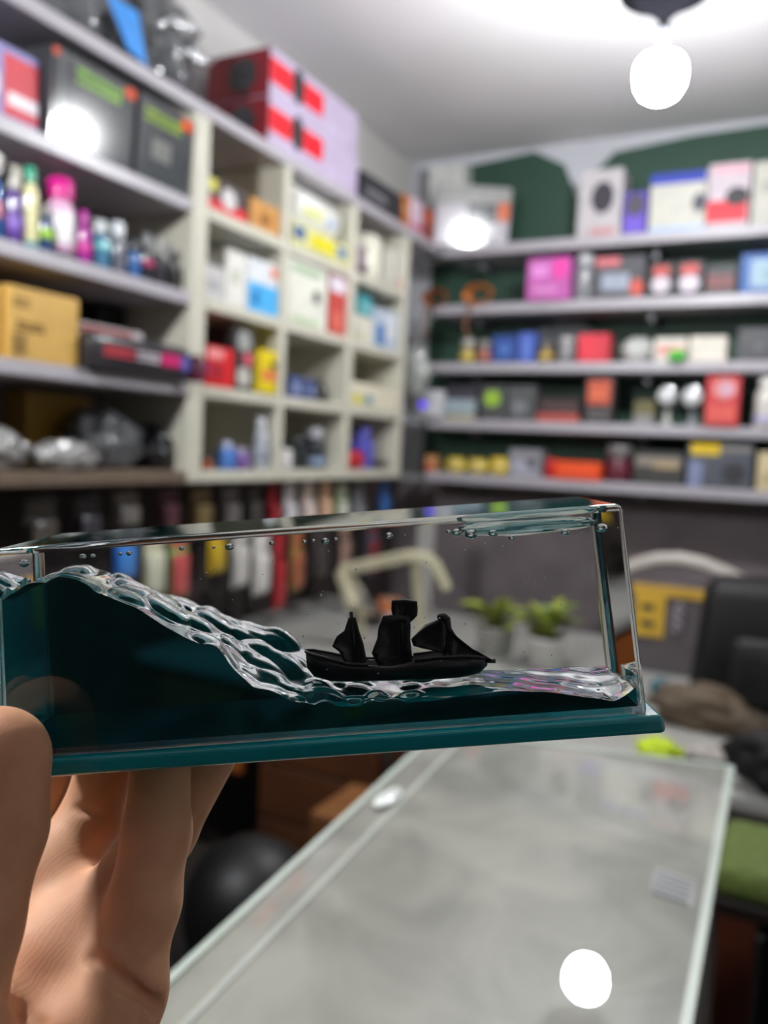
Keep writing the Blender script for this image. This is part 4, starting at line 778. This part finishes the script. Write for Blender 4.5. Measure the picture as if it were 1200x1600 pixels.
# hanging drop of liquid under the top, and air bubbles
bm = bmesh.new()
blob(bm, (.0555, .017, -.0048), (.0185, .0135, .0022), 4, .10, 5, 1.5)
for v in bm.verts: v.co.z = min(v.co.z, -.0030)
tag(obj('hanging_drop', bm, glass('drop_liquid', .93, (1, 1, 1), (.25, .6, .65), 60.0), block, True), 'flat pool of liquid clinging under the top')
AIR = glass('air_bubble', 1 / 1.46)
for x, v, z, r in ((-.0314, .002, -.0033, .0006), (-.0235, .002, -.0036, .0004), (-.0197, .0025, -.0038, .0010), (-.0092, .002, -.0036, .0006), (-.0012, .002, -.0038, .0005), (.001, .003, -.0038, .0005), (.0039, .002, -.0040, .0009), (.0065, .003, -.0038, .0005),
                   (.0197, .002, -.0038, .0009), (.0345, .003, -.0040, .0006), (.0363, .002, -.0042, .0011), (.0400, .0035, -.0050, .0014), (.0455, .004, -.0052, .0011), (.050, .003, -.0066, .0008), (.0632, .003, -.0062, .0010), (.0725, .004, -.0058, .0013), (-.0705, .003, -.0042, .0012), (-.056, .003, -.0036, .0008), (-.0535, .003, -.0036, .0006), (-.0465, .002, -.0036, .0005), (-.0445, .0025, -.0036, .0007)):
    bm = bmesh.new(); bmesh.ops.create_icosphere(bm, subdivisions=3, radius=r, matrix=Matrix.Translation((x, v, z)) @ Matrix.Diagonal((1.15, 1, .85, 1))); obj('air_bubble', bm, AIR, block, True)
bm = bmesh.new()
for i in range(130):
    x = rl.uniform(-.04, .073); z = rl.uniform(-.040, -.006); r = rl.choice((.00010, .00013, .00018, .00025))
    if z < -.012 - (.034) * min(1, max(0, (x + .035) / .035)) + .004: continue
    bmesh.ops.create_icosphere(bm, subdivisions=1, radius=r, matrix=Matrix.Translation((x, rl.uniform(.003, .04), z)))
tag(obj('fine_bubbles', bm, AIR, block, True), kind='stuff')

# ------------------------------------------------------------ little black ship floating in the block
ship = thing('toy_ship', 'tiny black three-masted sailing ship floating on the teal liquid inside the block', 'toy ship')
SM = BM.copy(); ship.matrix_world = SM
BK = mat('0b0a0b', .32, var=.3, coat=.3); SV = .020
def sp(x, z, dv=0): return (x / 1000, SV + dv, z / 1000)
bm = bmesh.new()        # lofted hull: stations along u with half beam, rail, keel
ST = [(-4.2, .9, -34.2, -38.5), (-2.5, 3.2, -34.6, -41.0), (2, 4.6, -36.0, -42.5), (7, 4.9, -37.6, -43), (12, 4.9, -38.2, -43.2), (18, 4.9, -38.8, -43.5), (24, 4.8, -38.0, -43.8), (30, 4.4, -37.6, -44), (36, 3.4, -38.0, -44), (41, 1.6, -38.8, -43.2), (43.2, .35, -39.6, -41.2)]
rows = []
for x, b, zr, zk in ST:
    rows.append([bm.verts.new((x / 1000, SV + y / 1000, z / 1000)) for y, z in ((-b, zr), (-b * .92, zr * .5 + zk * .5), (-b * .5, zk + .6), (0, zk), (b * .5, zk + .6), (b * .92, zr * .5 + zk * .5), (b, zr), (b * .8, zr), (b * .75, zr - 1.4), (0, zr - 1.2), (-b * .75, zr - 1.4), (-b * .8, zr))])
for a, b in zip(rows, rows[1:]):
    for k in range(12): bm.faces.new((a[k], b[k], b[(k + 1) % 12], a[(k + 1) % 12]))
bm.faces.new(rows[0]); bm.faces.new(rows[-1][::-1]); bmesh.ops.recalc_face_normals(bm, faces=bm.faces[:])
obj('hull', bm, BK, ship, True)
for x0, x1, nm in ((-4.3, 12, 'gunwale'), (24, 43.2, 'gunwale')):
    for sgn in (-1, 1):
        pts = [(x / 1000, SV + sgn * b / 1000, (zr + .25) / 1000) for x, b, zr, zk in ST if x0 <= x <= x1]
        bm = bmesh.new(); tube(bm, pts, .00042, 8); obj(nm, bm, BK, ship, True)
def mast(pts, r0):
    bm = bmesh.new(); tube(bm, [sp(*p) for p in pts], [r0 / 1000 * (1 - .35 * i / (len(pts) - 1)) for i in range(len(pts))], 8); obj('mast', bm, BK, ship, True)
mast([(8.6, -41), (8.6, -32), (8.4, -24.4)], .75); mast([(21.2, -42), (21.4, -30), (21.8, -22.6)], .8)
bm = bmesh.new(); tube(bm, [sp(28.5, -42.5), sp(31, -40.2), sp(32.6, -36.5), sp(32.6, -33.5), sp(33.6, -31), sp(33.2, -28.2), sp(32.2, -27.2)], [.0006, .0007, .0008, .0008, .0009, .0012, .0009], 10); obj('mast', bm, BK, ship, True)
bm = bmesh.new(); blob(bm, sp(32.3, -27.6), (.0016, .0014, .0012), 2, .15, 3); obj('masthead', bm, BK, ship, True)
bm = bmesh.new(); tube(bm, [sp(38, -39.6), sp(42, -40), sp(45.4, -40.2)], [.0006, .0005, .0006], 8); obj('bowsprit', bm, BK, ship, True)
bm = bmesh.new(); tube(bm, [sp(8, -36.6), sp(14, -37.2), sp(24, -37.6)], .00035, 6); obj('spar', bm, BK, ship, True)
def sail(pts, th, belly, nm='sail'):
    """billowing panel inside a polygon, with thickness"""
    bm = bmesh.new(); cx = sum(p[0] for p in pts) / len(pts); cz = sum(p[1] for p in pts) / len(pts)
    rings = []
    for s_ in (1.0, .66, .33):
        rings.append([(cx + (x - cx) * s_, cz + (z - cz) * s_, belly * (1 - s_ * s_)) for x, z in pts])
    for side in (-1, 1):
        R = [[bm.verts.new(sp(x, z, (d + side * th) / 1000)) for x, z, d in r] for r in rings]; c = bm.verts.new(sp(cx, cz, (belly + side * th) / 1000)); n = len(pts)
        for a, b in zip(R, R[1:]):
            for k in range(n): bm.faces.new((a[k], a[(k + 1) % n], b[(k + 1) % n], b[k]))
        for k in range(n): bm.faces.new((R[-1][k], R[-1][(k + 1) % n], c))
        if side < 0: o0 = R[0]
        else:
            for k in range(n): bm.faces.new((o0[k], o0[(k + 1) % n], R[0][(k + 1) % n], R[0][k]))
    bmesh.ops.recalc_face_normals(bm, faces=bm.faces[:])
    bmesh.ops.subdivide_edges(bm, edges=bm.edges[:], cuts=1, smooth=.4)
    return obj(nm, bm, BK, ship, True)
sail([(7.7, -26.0), (9.4, -26.0), (10.0, -29.5), (10.9, -33), (11.4, -37), (10.8, -39.2), (6.2, -39), (5.6, -37), (4.6, -34.6), (2.9, -33.2), (4.4, -30.6), (6.4, -29.4)], .55, .9)
sail([(16.8, -26.2), (23.4, -26.6), (23.6, -29), (23.2, -33), (23.4, -37), (23.0, -42), (15.8, -41.6), (14.0, -37.6), (13.2, -35.8), (13.9, -34.2), (15.0, -32), (15.4, -29.4)], .7, 1.0)
sail([(19.3, -22.3), (25.8, -23.0), (25.6, -26.6), (23.6, -28.3), (19.5, -27.2)], .5, .4, 'topsail')
sail([(32.4, -27.8), (32.2, -37.2), (28.6, -36.0), (24.2, -34.6), (23.7, -32.8)], .35, .5)
sail([(33.2, -28.6), (34.6, -31.8), (39.5, -36.6), (45, -40.2), (40.6, -40), (36.6, -38.4), (33.6, -38.2)], .35, .5)
for x in (1.5, 4.5): 
    bm = bmesh.new(); box(bm, (x - .5) / 1000, (x + .5) / 1000, SV - .001, SV + .001, -.0392, -.0374, .0002); obj('hatch', bm, BK, ship)

# ------------------------------------------------------------ the hand
def chain(pts): return [(Vector(p[:3]), p[3] / 1000) for p in pts]
THUMB = chain([(-.15117, .10147, 1.32288, 14.5), (-.15412, .11180, 1.34260, 12.4), (-.15640, .12120, 1.36065, 11.6), (-.15885, .12406, 1.37503, 12.0)])
INDEX = chain([(-.19432, .15644, 1.32673, 9.5), (-.19374, .16921, 1.34117, 8.8), (-.19163, .17599, 1.35529, 8.3)])
MIDDLE = chain([(-.17665, .15406, 1.32626, 9.9), (-.17688, .17075, 1.33864, 9.0), (-.17671, .17686, 1.35619, 8.6)])
RING = chain([(-.15411, .15055, 1.32320, 9.6), (-.15025, .17086, 1.34067, 8.8), (-.14681, .18793, 1.36193, 8.4)])
PINKY = chain([(-.13624, .14104, 1.31689, 9.6), (-.13940, .15208, 1.33296, 8.9), (-.14253, .15962, 1.34747, 8.6), (-.14675, .16548, 1.36177, 7.8)])
WA, WBk = Vector((-.1414, .1163, 1.2521)), Vector((-.1624, .1158, 1.2500))
PALM = [(INDEX[0][0], .0105, WBk, .016), (MIDDLE[0][0], .0115, WBk, .017), (RING[0][0], .0110, WA, .017), (PINKY[0][0], .0100, Vector((-.1392, .1320, 1.3060)), .0145), (Vector((-.1392, .1320, 1.3060)), .0145, WA, .018),
        (MIDDLE[0][0], .010, PINKY[0][0], .0095), (INDEX[0][0], .0095, MIDDLE[0][0], .0098), (Vector((-.1580, .1385, 1.3170)), .0140, Vector((-.150, .122, 1.285)), .019),
        (THUMB[0][0], .0145, WBk + Vector((.004, -.006, 0)), .018), (THUMB[0][0], .0135, Vector((-.1660, .1290, 1.3080)), .012)]
ARM = [((WA + WBk) / 2, .023, Vector((-.158, .085, 1.19)), .027), (WA, .019, WBk, .019)]
lo = np.array([-.228, .045, 1.165]); hi = np.array([-.108, .215, 1.392]); hv = .00085
gx, gy, gz = [np.arange(a, b, hv, dtype=np.float32) for a, b in zip(lo, hi)]
GX, GY, GZ = gx[:, None, None], gy[None, :, None], gz[None, None, :]
def cone(a, ra, b, rb):
    ab = b - a; L2 = ab.length_squared
    tt = np.clip(((GX - a.x) * ab.x + (GY - a.y) * ab.y + (GZ - a.z) * ab.z) / L2, 0, 1)
    return np.sqrt((GX - a.x - tt * ab.x) ** 2 + (GY - a.y - tt * ab.y) ** 2 + (GZ - a.z - tt * ab.z) ** 2) - (ra + (rb - ra) * tt)
def smin(a, b, k):
    h = np.clip(.5 + .5 * (b - a) / k, 0, 1); return b + (a - b) * h - k * h * (1 - h)
def finger(ch):
    F = None
    for (a, ra), (b, rb) in zip(ch, ch[1:]):
        c = cone(a, ra, b, rb); F = c if F is None else smin(F, c, .003)
    return F
F = None
for a, ra, b, rb in PALM + ARM:
    c = cone(a, ra, b, rb); F = c if F is None else smin(F, c, .007)
fing = None
for ch in (INDEX, MIDDLE, RING, PINKY):
    f_ = finger(ch); fing = f_ if fing is None else smin(fing, f_, .0008)
F = smin(F, fing, .0032); F = smin(F, finger(THUMB), .0035)
def on_skin(p, deep):
    """slide a point along the palm's outward direction until it meets the skin"""
    dr = (Vector(p) - Vector((0, 0, 1.45))).normalized()
    for q in range(600):
        c = Vector(p) + dr * (q * .0002 - .07)
        ix = [int(round((c[m] - lo[m]) / hv)) for m in range(3)]
        if all(0 <= ix[m] < F.shape[m] for m in range(3)) and F[ix[0], ix[1], ix[2]] < 0: return c + dr * deep
    return Vector(p)
def groove(pts, r, k=.0016, deep=.0, raw=False):
    global F
    pts = [Vector(p) if raw else on_skin(p, deep - r * .4) for p in pts]
    for a, b in zip(pts, pts[1:]):
        c = cone(a, r, b, r); F = -smin(-F, c, k)
groove([Vector(p) + (Vector(p) - CAM).normalized() * .0007 for p in ((-.17817, .16009, 1.34622), (-.16916, .16445, 1.34416), (-.16329, .16884, 1.34129))], .0012, raw=True, k=.0010)
groove([(-.13743, .13366, 1.32932), (-.13250, .1339, 1.32760), (-.12807, .13413, 1.32578), (-.12335, .13983, 1.31876)], .0016, deep=.0013)
groove([(-.14692, .11749, 1.32750), (-.14161, .11767, 1.32460), (-.13607, .11804, 1.32264)], .0011, deep=.0006)
F = F.astype(np.float32)
vv, qq = surface_nets(F, lo, hv)
hm = bpy.data.meshes.new('hand'); O_ = Vector((-.155, .12, 1.25))
hm.from_pydata([tuple(x) for x in (vv - np.array(O_))], [], [tuple(map(int, x)) for x in qq]); hm.update()
bm = bmesh.new(); bm.from_mesh(hm)
for _ in range(4): bmesh.ops.smooth_vert(bm, verts=bm.verts, factor=.5, use_axis_x=True, use_axis_y=True, use_axis_z=True)
bmesh.ops.recalc_face_normals(bm, faces=bm.faces[:]); bm.to_mesh(hm); bm.free()
for p in hm.polygons: p.use_smooth = True
def skin():
    m = bpy.data.materials.new('skin'); m.use_nodes = True; nt = m.node_tree; b = nt.nodes['Principled BSDF']
    tc = nt.nodes.new('ShaderNodeTexCoord'); n1 = nt.nodes.new('ShaderNodeTexNoise'); n1.inputs['Scale'].default_value = 45; n1.inputs['Detail'].default_value = 4
    nt.links.new(tc.outputs['Object'], n1.inputs['Vector'])
    r = nt.nodes.new('ShaderNodeValToRGB'); r.color_ramp.elements[0].position = .3; r.color_ramp.elements[1].position = .7
    r.color_ramp.elements[0].color = lin('c48a68') + (1,); r.color_ramp.elements[1].color = lin('e0aa86') + (1,)
    nt.links.new(n1.outputs['Fac'], r.inputs['Fac']); nt.links.new(r.outputs['Color'], b.inputs['Base Color'])
    wv = nt.nodes.new('ShaderNodeTexWave'); wv.inputs['Scale'].default_value = 260; wv.inputs['Distortion'].default_value = 9; wv.inputs['Detail'].default_value = 2; wv.inputs['Detail Scale'].default_value = .6
    nt.links.new(tc.outputs['Object'], wv.inputs['Vector'])
    bp = nt.nodes.new('ShaderNodeBump'); bp.inputs['Strength'].default_value = .05; bp.inputs['Distance'].default_value = .0003
    nt.links.new(wv.outputs['Fac'], bp.inputs['Height']); nt.links.new(bp.outputs['Normal'], b.inputs['Normal'])
    b.inputs['Roughness'].default_value = .62; b.inputs['Specular IOR Level'].default_value = .3
    b.inputs['Subsurface Weight'].default_value = .12; b.inputs['Subsurface Scale'].default_value = .003; b.inputs['Subsurface Radius'].default_value = (1, .35, .2)
    return m
hm.materials.append(skin())
hand = link('hand', hm); hand.location = O_
tag(hand, 'bare hand holding up the clear block, thumb in front and fingers beneath', 'hand')
bm = bmesh.new()
bmesh.ops.create_uvsphere(bm, u_segments=20, v_segments=10, radius=1.0)
Tn = THUMB[3][0]; ax = (THUMB[3][0] - THUMB[2][0]).normalized(); nr = Vector((-.55, -.83, .05)); nr = (nr - ax * nr.dot(ax)).normalized(); sd = ax.cross(nr)
Mn = Matrix(((sd.x, ax.x, nr.x, 0), (sd.y, ax.y, nr.y, 0), (sd.z, ax.z, nr.z, 0), (0, 0, 0, 1)))
cN = Tn + ax * .003 + nr * .0100 - O_
for v in bm.verts:
    q = Vector((v.co.x * .0062, v.co.y * .0078, v.co.z * .0024)); q.z -= (v.co.x ** 2) * .0015
    v.co = cN + (Mn @ q)
tag(obj('thumb_nail', bm, mat('d8a890', .25, coat=.4), hand, True), 'pale thumb nail')
